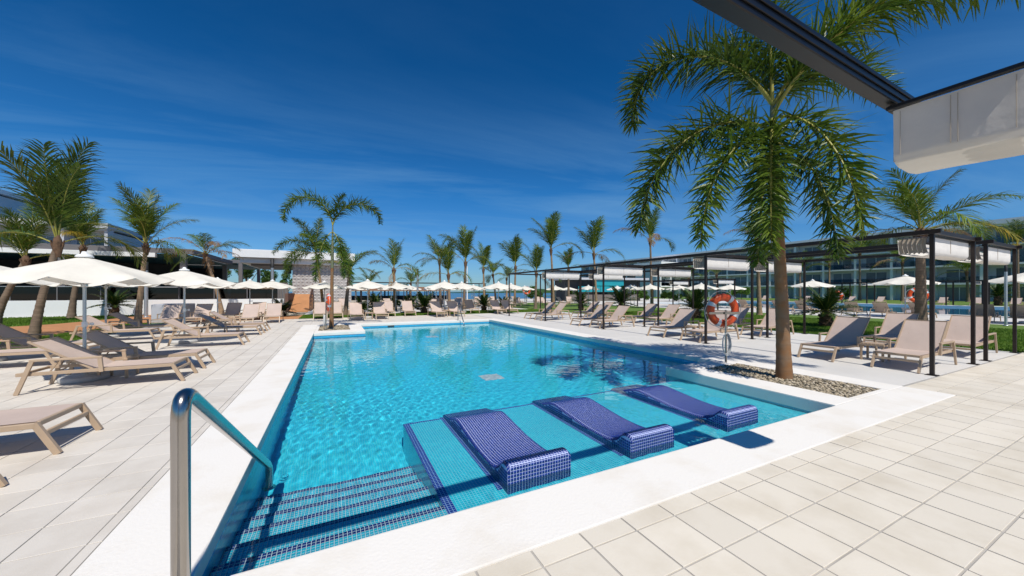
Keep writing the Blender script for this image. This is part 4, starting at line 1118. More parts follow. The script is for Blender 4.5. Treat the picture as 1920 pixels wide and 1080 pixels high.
def coconut(x, y, h, lean, label, seed=0, size=1.0, n=13, mix="", r0=0.13, mat=None, z=-0.03, spread=1.0, shape=("up", "high", "high", "mid", "mid", "low"), fibre=True):
    r = random.Random(seed)
    root = empty("palm_tree", (x, y, z), 0, label, "palm tree", "palm trees round the pool")
    trunk_obj(root, r0 * 1.15, r0 * 0.72, h, lean, mat or M["trunk_coco"], n=60, rough=0.02, seed=seed, ridge=0.06)
    cx, cy_ = lean
    if fibre:
        fb = MB()
        for k in range(7):
            a = k * 0.9 + r.random(); fb.bar((cx + 0.5 * r0 * math.cos(a), cy_ + 0.5 * r0 * math.sin(a), h - 0.30 * size), (cx + 1.5 * r0 * math.cos(a), cy_ + 1.5 * r0 * math.sin(a), h + r.uniform(0.0, 0.12) * size), 0.05 * size, 0.025)
        fb.lathe([(r0 * 0.75, -0.35 * size), (r0 * 1.3, -0.1 * size), (r0 * 1.0, 0.12 * size), (0.02, 0.3 * size)], 9, (cx, cy_, h))
        fb.build("leaf_bases", M["fibre"], root)
    for k in range(n):
        key = shape[k % len(shape)]; kind = "green"
        if "d" in mix and k >= n - mix.count("d") - mix.count("y"): kind = "dry"; key = r.choice(("low", "hang", "mid"))
        if "y" in mix and k >= n - mix.count("y"): kind = "yellow"; key = r.choice(("low", "mid"))
        me = r.choice(CO[kind][key])
        a = k * 2.399 + r.uniform(-0.3, 0.3)
        obj("frond", me, None, root, (cx, cy_, h + r.uniform(-0.05, 0.12)), (r.uniform(-0.12, 0.12), r.uniform(-0.1, 0.1), a), size * r.uniform(0.85, 1.12))
    return root

# left group
coconut(-8.96, 17.75, 3.25, (0.50, 0.1), "tall leaning palm tree with banded trunk behind the nearest parasol", 1, 1.28, 11, r0=0.10, shape=("spear", "up", "spear", "skirt", "up", "spear"))
coconut(-14.9, 27.0, 3.2, (0.95, 0.1), "palm tree at the left frame edge leaning right over the lawn", 2, 1.1, 10, r0=0.13, shape=("up", "spear", "up", "skirt", "high"))
coconut(-14.4, 31.6, 4.3, (0.5, 0.0), "palm tree in front of the white terrace wall, trunk in shade", 3, 1.1, 11, r0=0.13, mix="y", shape=("up", "spear", "up", "skirt", "high"))
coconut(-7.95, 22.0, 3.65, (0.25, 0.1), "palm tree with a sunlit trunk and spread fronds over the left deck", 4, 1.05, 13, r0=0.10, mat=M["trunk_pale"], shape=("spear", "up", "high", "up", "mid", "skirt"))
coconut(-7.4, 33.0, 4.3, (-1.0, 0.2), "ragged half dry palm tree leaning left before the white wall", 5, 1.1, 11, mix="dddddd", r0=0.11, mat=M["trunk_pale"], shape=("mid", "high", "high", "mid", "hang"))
# centre and distance
def at_px(u, d):
    a = (u - 960) / 675.0; fx, fy = math.sin(R(YAW)), math.cos(R(YAW)); return d * (fx + a * fy), d * (fy - a * fx)
far_palms = [
    (648, 24.5, 3.0, 0.95, "yy", (0.25, 0), 1, "short palm tree with yellow fronds behind the small planter's palm"),
    (741, 27.0, 3.2, 0.95, "yyd", (-0.1, 0), 0, "palm tree with yellow lower fronds between two parasols beyond the pool"),
    (826, 36.0, 4.6, 1.2, "y", (-0.1, 0), 1, "green palm tree left of the far pair beyond the handrail"),
    (843, 31.0, 3.0, 1.15, "yy", (-0.1, 0), 0, "palm tree with an orange frond beyond the far handrail"),
    (870, 33.0, 4.2, 1.35, "y", (0.15, 0), 0, "dark trunked palm tree right of the orange fronded one"),
    (908, 40.0, 4.0, 1.25, "", (-0.1, 0), 0, "slim bright green palm tree left of the pergola's far corner"),
    (930, 44.0, 3.6, 0.95, "d", (-0.4, 0), 1, "small dull palm tree beside the slim green one"),
    (965, 40.0, 4.3, 1.3, "", (0.1, 0), 0, "palm tree just left of the far pergola corner"),
    (1004, 34.0, 3.3, 1.15, "yd", (0.1, 0), 0, "yellowish palm tree seen through the far pergola end"),
    (1038, 36.0, 5.7, 1.45, "", (-0.3, 0), 0, "tall upright palm tree above the far pergola bays"),
    (1066, 50.0, 4.8, 1.15, "", (0.0, 0), 0, "distant palm tree between two tall ones behind the pergola"),
    (1118, 36.0, 5.3, 1.5, "dd", (-0.3, 0), 0, "tall shaggy palm tree behind the third canvas shade"),
    (1222, 36.0, 6.6, 1.5, "ddd", (-0.2, 0), 0, "tall palm tree half hidden by the big palm's drooping frond"),
    (1290, 58.0, 3.6, 1.3, "y", (0.2, 0), 1, "distant palm tree seen between the pergola posts left of the lifebuoy"),
    (1345, 62.0, 4.4, 1.4, "", (-0.2, 0), 1, "distant palm tree above the parasols behind the lifebuoy"),
    (1424, 25.0, 5.0, 1.05, "ddd", (-0.3, 0), 1, "palm tree with dry pinkish fronds behind the big palm trunk"),
    (1500, 60.0, 5.0, 1.5, "y", (0, 0), 1, "distant palm tree left of the hotel lawn"),
    (1555, 74.0, 7.0, 1.7, "", (0, 0), 1, "palm tree before the hotel just right of the big palm trunk"),
    (1612, 66.0, 8.4, 2.0, "", (0, 0), 1, "palm tree in front of the hotel above the second pool's parasol"),
    (1662, 78.0, 6.0, 1.7, "y", (0, 0), 1, "palm tree before the hotel left of the ringed palm trunk"),
    (1692, 60.0, 6.4, 1.8, "d", (0, 0), 1, "palm tree before the hotel touching the ringed palm trunk"),
    (1760, 64.0, 6.0, 1.8, "", (0.6, 0), 1, "palm tree before the hotel right of the nearest pergola post"),
    (1815, 56.0, 4.6, 1.6, "", (-0.6, 0), 1, "low palm tree before the hotel between two pergola posts"),
    (1870, 66.0, 5.0, 1.7, "d", (0, 0), 1, "palm tree before the hotel under the rear canvas shade"),
    (1908, 52.0, 8.2, 1.6, "yy", (0, 0), 0, "bright palm top at the right frame edge before the hotel"),
    (692, 60.0, 2.9, 1.2, "", (0, 0), 1, "small palm by the sea left of the yellow fronded palm"),
    (770, 62.0, 2.9, 1.2, "y", (0, 0), 1, "small palm by the sea left of the lamp post"),
    (950, 62.0, 3.8, 1.1, "y", (0, 0), 1, "small yellow green palm by the sea near the pergola corner"),
]
for i, (u, d, h, sz, mx, ln, sh, lab) in enumerate(far_palms):
    x, y = at_px(u, d)
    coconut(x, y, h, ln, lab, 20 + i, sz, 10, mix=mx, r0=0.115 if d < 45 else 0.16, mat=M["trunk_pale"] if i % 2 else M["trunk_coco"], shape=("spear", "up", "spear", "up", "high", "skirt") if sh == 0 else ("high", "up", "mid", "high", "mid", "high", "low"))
coconut(17.6, 4.75, 3.55, (-0.05, 0.0), "palm tree with thick ringed trunk behind the nearest pergola post", 61, 0.92, 16, mix="dyd", r0=0.135, shape=("mid", "high", "up", "skirt", "high", "skirt", "mid"))

# foxtail palms: plumose fronds placed one by one
def fox(name_label, x, y, h, lean, fr, r0, seed, shaft, z=-0.03, ll=0.66, n=150, tmat=None):
    root = empty("palm_tree", (x, y, z), 0, name_label, "palm tree", "palm trees round the pool")
    hs = h - shaft
    trunk_obj(root, r0 * 1.05, r0 * 0.72, hs, (lean[0] * hs / h, lean[1] * hs / h), tmat or M["trunk_fox"], n=78, flare=1.25, rough=0.010, seed=seed, ridge=0.022)
    mb = MB(); p0 = Vector((lean[0] * hs / h, lean[1] * hs / h, hs - 0.03)); p1 = Vector((lean[0], lean[1], h))
    mb.tube([p0, p0.lerp(p1, 0.1), p0.lerp(p1, 0.5), p1], [r0 * 0.74, r0 * 0.82, r0 * 0.62, r0 * 0.3], 14); mb.build("crownshaft", M["shaft"], root)
    for k, f_ in enumerate(fr):
        az, e0, bd, L, pw, crl = f_[:6]; dz = f_[6] if len(f_) > 6 else 0.10 * (k % 4)
        me = frond_mesh("frond", L, e0, bd, int(n * L / 2.8), ll * (0.74 if e0 < 18 else 1.0), 0.030, M["fox_leaf"], plume=True, seed=seed + k, droop=0.30, fwd=0.78, power=pw, curl=crl, petiole=0.10, rac=0.022)
        hk = h - 0.02 - dz
        t = hk / h
        obj("frond", me, None, root, (lean[0] * t, lean[1] * t, hk), (0, 0, R(az)))
    return root
fox("big foxtail palm tree with brown trunk standing in the gravel planter", 7.49, 3.76, 5.08, (-0.20, 0.10), [
    (158, 54, 150, 3.8, 1.25, 8, -0.05), (176, 88, 24, 3.1, 1.4, 0, -0.1), (-18, 50, 92, 2.8, 1.2, -8, 0.0), (206, 10, 96, 3.1, 0.32, 6, 0.25), (166, 20, 104, 3.8, 0.9, -6, 0.45), (180, 12, 98, 3.2, 0.7, -4, 0.6), (-74, 62, 122, 4.6, 1.2, 24, 0.15), (-52, 64, 112, 3.9, 1.25, -10, 0.0), 
    (250, 14, 96, 3.0, 0.38, -6, 0.25), (75, 78, 60, 2.6, 1.2, 10, 0.0), (268, 6, 94, 2.5, 0.3, 6, 0.7), (195, 5, 92, 2.5, 0.3, 0, 0.8)], 0.108, 100, 0.95, ll=0.84, n=190)
fox("slender foxtail palm tree in the small planter at the far pool corner", -0.12, 18.0, 4.6, (0.05, 0.0), [
    (158, 80, 185, 3.5, 1.35, -6, 0.0), (-24, 72, 160, 3.0, 1.3, 14, 0.0), (225, 0, 88, 2.5, 0.3, 0, 0.3), (-60, 6, 94, 2.4, 0.3, 0, 0.3), (20, 86, 30, 1.6, 1.2, 0, 0.0), (-20, -20, 68, 2.0, 0.5, 0, 0.9)], 0.085, 200, 1.9, ll=0.6, n=170)
xx, yy = at_px(607, 25.5)
fox("foxtail palm tree with a ringed trunk just left of the small planter's palm", xx, yy, 4.5, (-0.5, 0.0), [
    (160, 52, 120, 3.4, 1.1, 0), (140, 78, 60, 3.3, 1.2, 0), (210, 50, 140, 2.9, 0.8, 0), (-10, 66, 120, 2.4, 0.9, 0), (-60, 56, 120, 2.3, 0.8, 0), (80, 82, 50, 3.2, 1.2, 0), (180, 24, 110, 2.8, 0.7, 0), (250, 70, 90, 2.8, 1.0, 0)], 0.10, 220, 0.5, ll=0.66, n=140, tmat=M["trunk_pale"])
# cycads
CY = [frond_mesh("frond", 0.95, e0, bd, 34, 0.20, 0.026, M["cycad"], seed=k, droop=0.05, fwd=1.0, power=1.2, petiole=0.12, segs=2, rac=0.02) for k, (e0, bd) in enumerate(((72, 35), (50, 40), (30, 40), (8, 36)))]
def cycad(x, y, s, label, seed, n=44, th=0.35):
    r = random.Random(seed)
    root = empty("cycad", (x, y, -0.04), 0, label, "cycad", "cycads on the lawns")
    mb = MB(); mb.lathe([(0.13 * s, 0), (0.17 * s, 0.08 * s), (0.165 * s, th * s * 0.8), (0.10 * s, th * s + 0.06 * s), (0.0, th * s + 0.12 * s)], 12)
    for k in range(26):
        a = k * 2.4; z = th * s * (k / 26); mb.bar((0.15 * s * math.cos(a), 0.15 * s * math.sin(a), z), (0.21 * s * math.cos(a), 0.21 * s * math.sin(a), z + 0.05 * s), 0.05 * s, 0.03 * s)
    mb.build("trunk", M["fibre"], root)
    for k in range(n):
        me = CY[(k * 3 + r.randint(0, 1)) % 4]
        obj("frond", me, None, root, (0, 0, th * s + 0.05 * s), (r.uniform(-0.15, 0.15), r.uniform(-0.1, 0.1), k * 2.399), s * r.uniform(0.85, 1.1))
for i, (x, y, s, th, lab) in enumerate([
    (20.6, 8.6, 1.45, 0.42, "dark cycad on the lawn right of the big palm trunk"), (19.6, 14.6, 1.5, 0.3, "dark cycad on the lawn behind the lifebuoy"), (19.0, 20.3, 1.5, 0.45, "cycad on the lawn seen under the second canvas shade"), (19.5, 25.8, 1.3, 0.4, "cycad on the lawn under the third canvas shade"),
    (-12.6, 31.8, 1.35, 0.5, "wide cycad in front of the white wall beside the shaded palm"), (-3.1, 28.0, 1.25, 0.15, "cycad at the foot of the terracotta ramp"), (1.75, 27.3, 1.2, 0.2, "low dark cycad right of the loudspeaker"), (2.6, 27.4, 1.2, 0.4, "cycad behind the parasol pole beyond the pool"),
    (6.0, 27.0, 1.35, 0.3, "large dark cycad beyond the pool left of the far handrail"), (5.2, 28.2, 1.2, 0.25, "cycad at the foot of the lamp post beyond the pool"), (11.2, 28.0, 1.2, 0.3, "cycad beyond the pool at the pergola's far left"), (12.6, 27.2, 1.1, 0.25, "small cycad beneath the far pergola corner"),
    (69.0, 12.5, 1.9, 0.5, "cycad on the hotel lawn behind the second pool")]):
    cycad(x, y, s, lab, i, th=th)
# ------------------------------------------------------------------ buildings and background
M["charcoal"] = pmat("charcoal_cladding", (0.165, 0.155, 0.16), 0.6, scale=0.6, var=0.12)
M["pale_render"] = pmat("pale_grey_render", (0.50, 0.51, 0.54), 0.8, scale=0.4, var=0.08)
M["white_wall"] = pmat("white_render", (0.78, 0.78, 0.77), 0.8, scale=0.8, var=0.05)
M["interior"] = pmat("shaded_interior", (0.045, 0.05, 0.055), 0.8, scale=0.7, var=0.4)  # the shadow inside the open buildings is put into this dark colour
M["teal"] = pmat("dark_teal_soffit", (0.02, 0.09, 0.10), 0.6)
M["turq"] = pmat("turquoise_panel", (0.02, 0.30, 0.35), 0.3, scale=1.0, var=0.1)
M["thatch"] = pmat("brown_thatch", (0.24, 0.115, 0.06), 0.95, scale=8, var=0.4, bump=0.6, bscale=30)
M["stone"] = pmat("grey_carved_stone", (0.47, 0.44, 0.42), 0.85, scale=3, var=0.25, bump=0.3, bscale=20, rand=0.1)
M["wood"] = pmat("grey_board", (0.20, 0.17, 0.15), 0.8, scale=3, var=0.35, stretch=(8, 8, 0.4), rand=0.2)
M["rust"] = pmat("brown_retaining_wall", (0.16, 0.085, 0.06), 0.8, scale=2, var=0.3)
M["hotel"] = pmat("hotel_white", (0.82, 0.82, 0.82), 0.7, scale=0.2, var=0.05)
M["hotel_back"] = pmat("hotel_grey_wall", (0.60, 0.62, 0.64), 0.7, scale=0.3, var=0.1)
def glassmat(name, tint, refl_rough=0.03, alpha=0.5):
    m, nt, b = newmat(name)
    tr = node(nt, "ShaderNodeBsdfTransparent", {"Color": c4(tint)}); gl = node(nt, "ShaderNodeBsdfGlossy", {"Roughness": refl_rough, "Color": (1, 1, 1, 1)})
    fz = node(nt, "ShaderNodeFresnel", {"IOR": 1.5})
    ms = node(nt, "ShaderNodeMixShader", {0: fz.outputs[0], 1: tr.outputs[0], 2: gl.outputs[0]})
    nt.links.new(ms.outputs[0], nt.nodes["Material Output"].inputs["Surface"]); return m
M["smoked"] = glassmat("smoked_glass", (0.10, 0.11, 0.12))
M["clear"] = glassmat("pale_balcony_glass", (0.55, 0.64, 0.66))
M["window"] = pmat("window_glass", (0.20, 0.25, 0.28), 0.2, scale=0.5, var=0.4, rand=0.3)
M["sea"] = pmat("sea_blue", (0.008, 0.075, 0.17), 0.22, scale=0.02, var=0.2, bump=0.5, bscale=0.7, stretch=(0.4, 1, 1))
def poolwater(name):
    m = pmat(name, (0.015, 0.17, 0.34), 0.04, scale=0.2, var=0.15, bump=0.12, bscale=3.0); return m
M["far_water"] = poolwater("far_pool_water")
M["bush"] = leafmat("broadleaf_green", (0.05, 0.12, 0.018), (0.10, 0.18, 0.03), 0.45, 0.3)

# sea, headland, far pools
m_ = MB(); m_.add([(-3000, 73.9, -1.3), (3000, 73.9, -1.3), (3000, 6500, -1.3), (-3000, 6500, -1.3)], [(0, 1, 2, 3)]); tag(m_.build("sea", M["sea"]), kind="structure")
hb = MB()
def hf(u, v):
    x = 170 + u * 900; y = 620 + v * 90; return (x, y, -1.4 + 7.5 * math.sin(math.pi * v) * min(1, u * 5) * (0.8 + 0.25 * math.sin(u * 31) + 0.15 * math.sin(u * 83)))
hb.grid(hf, 80, 6); tag(hb.build("headland", M["bush"]), kind="structure")
def simple_pool(name, r, z):
    root = empty(name, (0, 0, 0)); tag(root, kind="structure")
    m_ = MB(); m_.box(r[0] - 0.05, r[1] + 0.05, r[2] - 0.05, r[3] + 0.05, -1.0, z); m_.build("pool_water", M["far_water"], root)
    for a in ((r[0] - 0.6, r[0], r[2] - 0.6, r[3] + 0.6), (r[1], r[1] + 0.6, r[2] - 0.6, r[3] + 0.6), (r[0] + 0.003, r[1] - 0.003, r[2] - 0.6, r[2]), (r[0] + 0.003, r[1] - 0.003, r[3], r[3] + 0.6)):
        m_ = MB(); m_.box(*a, -0.5, 0.02); m_.build("coping_stone", M["coping"], root)
simple_pool("second_pool", POOL2, -0.16)
simple_pool("third_pool", POOL3, -0.16)

# white terrace wall, balustrade and restaurant
TW = 33.6
w_ = MB(); w_.cbox(-46, -3.6, TW, TW + 0.25, -0.2, 1.02, 0.01); tag(w_.build("terrace_wall", M["white_wall"]), "long low white rendered wall below the restaurant terrace", "wall")
bal = empty("glass_balustrade", (-46, TW + 0.12, 1.02), 0, "row of smoked glass panes along the top of the white terrace wall", "balustrade")
pn = MB(); pn.box(0.03, 1.97, -0.006, 0.006, 0.05, 0.86); pn = pn.mesh("pane", M["smoked"])
cl = MB(); cl.cbox(-0.025, 0.025, -0.03, 0.03, -0.0, 0.90, 0.003); cl = cl.mesh("baluster", M["charcoal"])
for k in range(21): obj("pane", pn, None, bal, (k * 2.0, 0, 0)); obj("baluster", cl, None, bal, (k * 2.0, 0, 0))
obj("baluster", cl, None, bal, (42.0, 0, 0))
m_ = MB(); m_.tube([(0, 0, 0.89), (42.0, 0, 0.89)], 0.022, 8); m_.build("top_rail", M["pole"], bal)

def pavilion(name, x0, x1, y0, y1, zf, zt, label, cols, white=True):
    root = empty(name, (x0, y0, 0), 0, label, "building")
    W, D = x1 - x0, y1 - y0
    m_ = MB(); m_.box(0, W, 0.28, D, -0.2, zf); m_.build("floor", M["slab"], root)
    fa = MB(); fa.cbox(-0.3, W + 0.3, 0.0, 0.35, zt - 0.36, zt, 0.01); fa.cbox(W - 0.05, W + 0.3, 0.353, D, zt - 0.36, zt, 0.01); fa.cbox(-0.3, 0.05, 0.353, D, zt - 0.36, zt, 0.01); fa.cbox(0.053, W - 0.053, D - 0.35, D, zt - 0.36, zt, 0.01)
    fa.build("roof_frame", M["charcoal"], root)
    m_ = MB(); m_.box(0.1, W - 0.1, 0.36, D - 0.36, zt - 0.5, zt - 0.38); m_.build("roof_deck", M["teal"], root)
    m_ = MB(); m_.cbox(0.06, W - 1.8, -0.04, 0.30, zt - 0.66, zt - 0.364, 0.01); m_.build("roof_awning", M["white_wall"], root)
    cm = MB(); cm.cbox(-0.17, 0.17, 0.0, 0.34, zf, zt - 0.362, 0.01); cm = cm.mesh("column", M["charcoal"])
    for cx in cols:
        obj("column", cm, None, root, (cx, 0.003, 0)); obj("column", cm, None, root, (cx, D - 0.35, 0))
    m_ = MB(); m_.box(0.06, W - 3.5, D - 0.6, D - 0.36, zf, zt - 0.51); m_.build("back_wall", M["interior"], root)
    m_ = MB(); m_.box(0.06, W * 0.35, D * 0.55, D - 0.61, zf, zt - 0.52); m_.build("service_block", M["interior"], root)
    return root
pavilion("restaurant", -46, -9.6, TW + 0.5, 45.5, 0.98, 4.70, "long charcoal framed open restaurant on the white walled terrace", (0.2, 8, 16, 23, 30, 36.1))
pavilion("restaurant", -24, -8.6, 46.2, 56.5, 0.98, 4.9, "second charcoal framed pavilion behind and right of the restaurant", (0.2, 8, 15.2))
# restaurant tables and chairs seen through the smoked glass
ch = MB(); ch.cbox(-0.22, 0.22, -0.22, 0.22, 0.42, 0.47, 0.006); ch.cbox(-0.22, 0.22, 0.18, 0.22, 0.471, 0.9, 0.006)
chs = ch.mesh("seat_shell", M["black"]); lg = MB(); lg.tube([(0, 0, 0), (0, 0, 0.42)], 0.014, 6); lg = lg.mesh("leg", M["steel"])
tt = MB(); tt.cbox(-0.4, 0.4, -0.4, 0.4, 0.72, 0.75, 0.005); tt = tt.mesh("table_top", M["white"]); tp = MB(); tp.lathe([(0.25, 0), (0.24, 0.03), (0.035, 0.05), (0.035, 0.719)], 12); tp = tp.mesh("pedestal", M["black"])
CHR = [P("seat_shell", chs)] + [P("leg", lg, (sx * 0.19, sy * 0.19, 0)) for sx in (-1, 1) for sy in (-1, 1)]
TB2 = [P("table_top", tt), P("pedestal", tp)]
for k in range(11):
    x = -27.5 + k * 1.75; y = TW + 2.0 + (k % 2) * 0.8
    inst("dining_table", TB2, (x, y, 0.98), 0.1 * (k % 3), "small dining table behind the smoked glass of the terrace", "table", "dining tables on the restaurant terrace")
    inst("dining_chair", CHR, (x - 0.62, y, 0.98), R(90), "black dining chair behind the smoked glass of the terrace", "chair", "dining chairs on the restaurant terrace")
    inst("dining_chair", CHR, (x + 0.62, y, 0.98), R(-90), "black dining chair behind the smoked glass of the terrace", "chair", "dining chairs on the restaurant terrace")

# hotel wing behind the restaurant
def slab_building(name, x0, x1, y0, y1, floors, fh, label, front, mat_wall, mat_back, bay=4.4, z0=0.0, bal_d=1.6):
    """storeys of recessed balconies; front: '-X' or '-Y'"""
    root = empty(name, (0, 0, 0), 0, label, "building")
    H_ = floors * fh
    alongY = front == '-X'
    a0, a1 = (y0, y1) if alongY else (x0, x1); f0 = x0 if alongY else y0; d1 = x1 if alongY else y1
    def bx(mb, a, b, c, d, z_0, z_1):      # a..b along the front, c..d depth from the front plane
        if alongY: mb.box(f0 + c, f0 + d, a, b, z_0, z_1)
        else: mb.box(a, b, f0 + c, f0 + d, z_0, z_1)
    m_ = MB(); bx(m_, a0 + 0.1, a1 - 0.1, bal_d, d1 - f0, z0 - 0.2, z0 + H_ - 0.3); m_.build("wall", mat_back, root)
    sl = MB(); bx(sl, a0 - 0.2, a1 + 0.2, -0.1, d1 - f0 + 0.1, -0.16, 0.16)
    for k in range(1, floors + 1):
        m_ = MB(); bx(m_, a0 - 0.15, a1 + 0.15, -0.12, bal_d + 0.3, z0 + k * fh - 0.30, z0 + k * fh); m_.build("floor_slab", mat_wall, root)
    m_ = MB(); bx(m_, a0 - 0.4, a1 + 0.4, -0.5, d1 - f0 + 0.3, z0 + H_ + 0.002, z0 + H_ + 0.75); m_.build("roof", mat_wall, root)
    nb = int((a1 - a0) / bay)
    wm = {}
    for i in range(nb + 1):
        a = a0 + i * (a1 - a0) / nb
        m_ = MB(); bx(m_, a - 0.18, a + 0.18, 0.0, bal_d - 0.003, z0, z0 + H_ - 0.301); m_.build("partition", mat_wall, root)
    me_w = MB(); 
    if alongY: me_w.box(-0.05, 0.0, -1.45, 1.45, 0.05, 2.25)
    else: me_w.box(-1.45, 1.45, -0.05, 0.0, 0.05, 2.25)
    me_w = me_w.mesh("window", M["window"])
    me_m = MB()
    if alongY: me_m.box(-0.08, -0.052, -0.04, 0.04, 0.05, 2.25)
    else: me_m.box(-0.04, 0.04, -0.08, -0.052, 0.05, 2.25)
    me_m = me_m.mesh("mullion", mat_wall)
    me_b = MB()
    bw = (a1 - a0) / nb - 0.4
    if alongY: me_b.box(0.02, 0.05, -bw / 2, bw / 2, 0.1, 1.0)
    else: me_b.box(-bw / 2, bw / 2, 0.02, 0.05, 0.1, 1.0)
    me_b = me_b.mesh("balcony_glass", M["clear"])
    for k in range(floors):
        for i in range(nb):
            a = a0 + (i + 0.5) * (a1 - a0) / nb; z = z0 + k * fh + 0.02
            wl = (f0 + bal_d - 0.003, a, z) if alongY else (a, f0 + bal_d - 0.003, z)
            o = obj("window", me_w, None, root, wl); obj("mullion", me_m, None, o)
            if k: obj("balcony_glass", me_b, None, root, (f0, a, z) if alongY else (a, f0, z))
    return root
slab_building("hotel_wing", -86, -31, 76, 90, 3, 3.7, "pale hotel wing rising behind the restaurant on the left", '-Y', M["pale_render"], M["pale_render"])
slab_building("hotel_wing", -120, -52, 92, 105, 5, 3.7, "taller white hotel block with a white parapet at the far left", '-Y', M["hotel"], M["hotel_back"], bay=5.5)
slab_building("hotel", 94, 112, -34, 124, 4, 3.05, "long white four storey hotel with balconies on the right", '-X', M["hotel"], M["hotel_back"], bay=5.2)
xa, ya = at_px(1345, 92)
slab_building("white_annex", xa - 2, xa + 15, ya + 16, ya + 26, 3, 3.2, "white annex building seen above the pergola left of the hotel", '-Y', M["hotel"], M["hotel_back"], bay=4.0)

# stone clad bar building with oversailing white roof
bb = empty("bar_building", (-3.5, 39.0, 0), 0, "bar building with a patterned grey stone wall under a thick white roof", "building")
m_ = MB(); m_.box(0, 5.0, 0, 7, -0.1, 4.10); m_.build("wall", M["stone"], bb)
ct = []
for i in range(15):
    for j in range(14):
        cx, cz = (i + 0.5) * 5.0 / 15, (j + 0.5) * 4.10 / 14; s_ = 0.15
        o_ = 0.05 if (i + j) % 2 else -0.05
        ct.append(([(cx - s_, -0.002, cz - s_), (cx + s_, -0.002, cz - s_), (cx + s_, -0.002, cz + s_), (cx - s_, -0.002, cz + s_), (cx + o_, -0.085, cz + 0.06)], [(0, 1, 4), (1, 2, 4), (2, 3, 4), (3, 0, 4)]))
mb = MB()
for v, f in ct: mb.add(v, f)
o = mb.build("carved_tiles", M["stone"], bb); o["kind"] = "stuff"
m_ = MB(); m_.cbox(-4.3, 5.3, -1.0, 8.6, 4.56, 5.26, 0.02); m_.build("roof", M["white_wall"], bb)
m_ = MB(); m_.cbox(-3.85, 5.0, -0.6, 8.2, 4.105, 4.557, 0.02); m_.build("roof_band", M["white_wall"], bb)
m_ = MB(); m_.box(-3.2, -0.003, 0.2, 7.0, 3.92, 4.102); m_.build("soffit", M["charcoal"], bb)
m_ = MB(); m_.lathe([(0.13, 0.0), (0.13, 3.7)], 16); m_.build("column", M["pole"], bb, (-1.45, -0.9, 0)); m_ = MB(); m_.lathe([(0.14, 3.703), (0.14, 4.5), (0.0, 4.5)], 16); m_.build("column_head", M["dark"], bb, (-1.45, -0.9, 0))
m_ = MB(); m_.cbox(-0.55, -0.1, -0.1, 0.3, 3.25, 3.915, 0.02); m_.build("wall_fan", M["dark"], bb)
m_ = MB(); m_.cbox(2.02, 2.22, -1.02, -1.001, 4.7, 5.05, 0.005); m_.build("wall_lamp", M["pole"], bb)
# ramp with railing
rp = empty("ramp", (-3.3, 33.7, 0), 0, "terracotta ramp with a brown railing up to the bar terrace", "ramp")
m_ = MB(); m_.add([(0, 0, -0.1), (1.5, 0, -0.1), (1.5, 0, 0.0), (0, 0, 0.0), (0, 5.2, -0.1), (1.5, 5.2, -0.1), (1.5, 5.2, 1.35), (0, 5.2, 1.35)], [(0, 1, 2, 3), (3, 2, 6, 7), (1, 5, 6, 2), (0, 3, 7, 4), (5, 4, 7, 6)]); m_.build("slope", M["path"], rp)
for k in range(5):
    y = 0.3 + k * 1.15; zz = y / 5.2 * 1.35; m_ = MB(); m_.cbox(1.44, 1.49, y - 0.025, y + 0.025, zz, zz + 1.05, 0.003); m_.build("baluster", M["rust"], rp)
m_ = MB()
for hh in (0.55, 1.05): m_.bar((1.465, 0.2, 0.06 + hh), (1.465, 5.0, 1.30 + hh), 0.05, 0.05)
m_.build("railing", M["rust"], rp)
m_ = MB(); m_.cbox(-0.22, -0.003, -0.1, 5.2, -0.1, 1.45, 0.01); m_.build("retaining_wall", M["rust"], rp)
fe = empty("board_fence", (-7.6, 36.6, 0.0), 0, "grey upright board fence left of the stone building", "fence")
fbm = MB(); fbm.cbox(0, 0.19, 0, 0.03, 0, 2.35, 0.004); fbm = fbm.mesh("board", M["wood"])
for k in range(20): obj("board", fbm, None, fe, (k * 0.2, rng.uniform(-0.006, 0.006), rng.uniform(-0.02, 0.02)))
m_ = MB(); m_.box(0, 4.0, 0.031, 0.08, 0.4, 0.5); m_.box(0, 4.0, 0.031, 0.08, 1.8, 1.9); m_.build("rail", M["wood"], fe)

# grey planter box, lamp posts, bin, loudspeaker
m_ = MB(); m_.cbox(-8.15, -6.9, 23.9, 25.6, 0.0, 0.95, 0.02); gb = m_.build("planter_box", M["pale_render"]); tag(gb, "grey rendered box at the left end of the deck behind a lounger", "planter box")
def lamp_post(x, y, h, label, r=0.075):
    root = empty("lamp_post", (x, y, -0.02), 0, label, "lamp post", "tubular lamp posts")
    m_ = MB(); m_.tube([(0, 0, 0), (0, 0, h - 0.55)], r, 14); m_.build("shaft", M["pole"], root)
    m_ = MB(); m_.lathe([(r * 0.98, h - 0.549), (r * 1.02, h - 0.5), (r * 1.02, h), (0, h)], 14); m_.build("lamp_head", M["dark"], root)
    m_ = MB(); m_.lathe([(0, 0), (r * 2, 0), (r * 2, 0.02), (r, 0.04)], 14); m_.build("flange", M["pole"], root)
x, y = at_px(274, 22.8); lamp_post(x, y, 3.5, "grey tubular lamp post with a dark head in front of the white wall", 0.10)
x, y = at_px(783, 33.0); lamp_post(x, y, 3.7, "slim grey lamp post with a dark head beyond the pool", 0.09)
x, y = at_px(1886, 17.0); lamp_post(x, y, 3.1, "grey post beside the second pool at the right frame edge", 0.05)
tbn = empty("litter_bin", (16.45, 2.35, 0.0), 0, "grey cylindrical litter bin at the right frame edge", "litter bin")
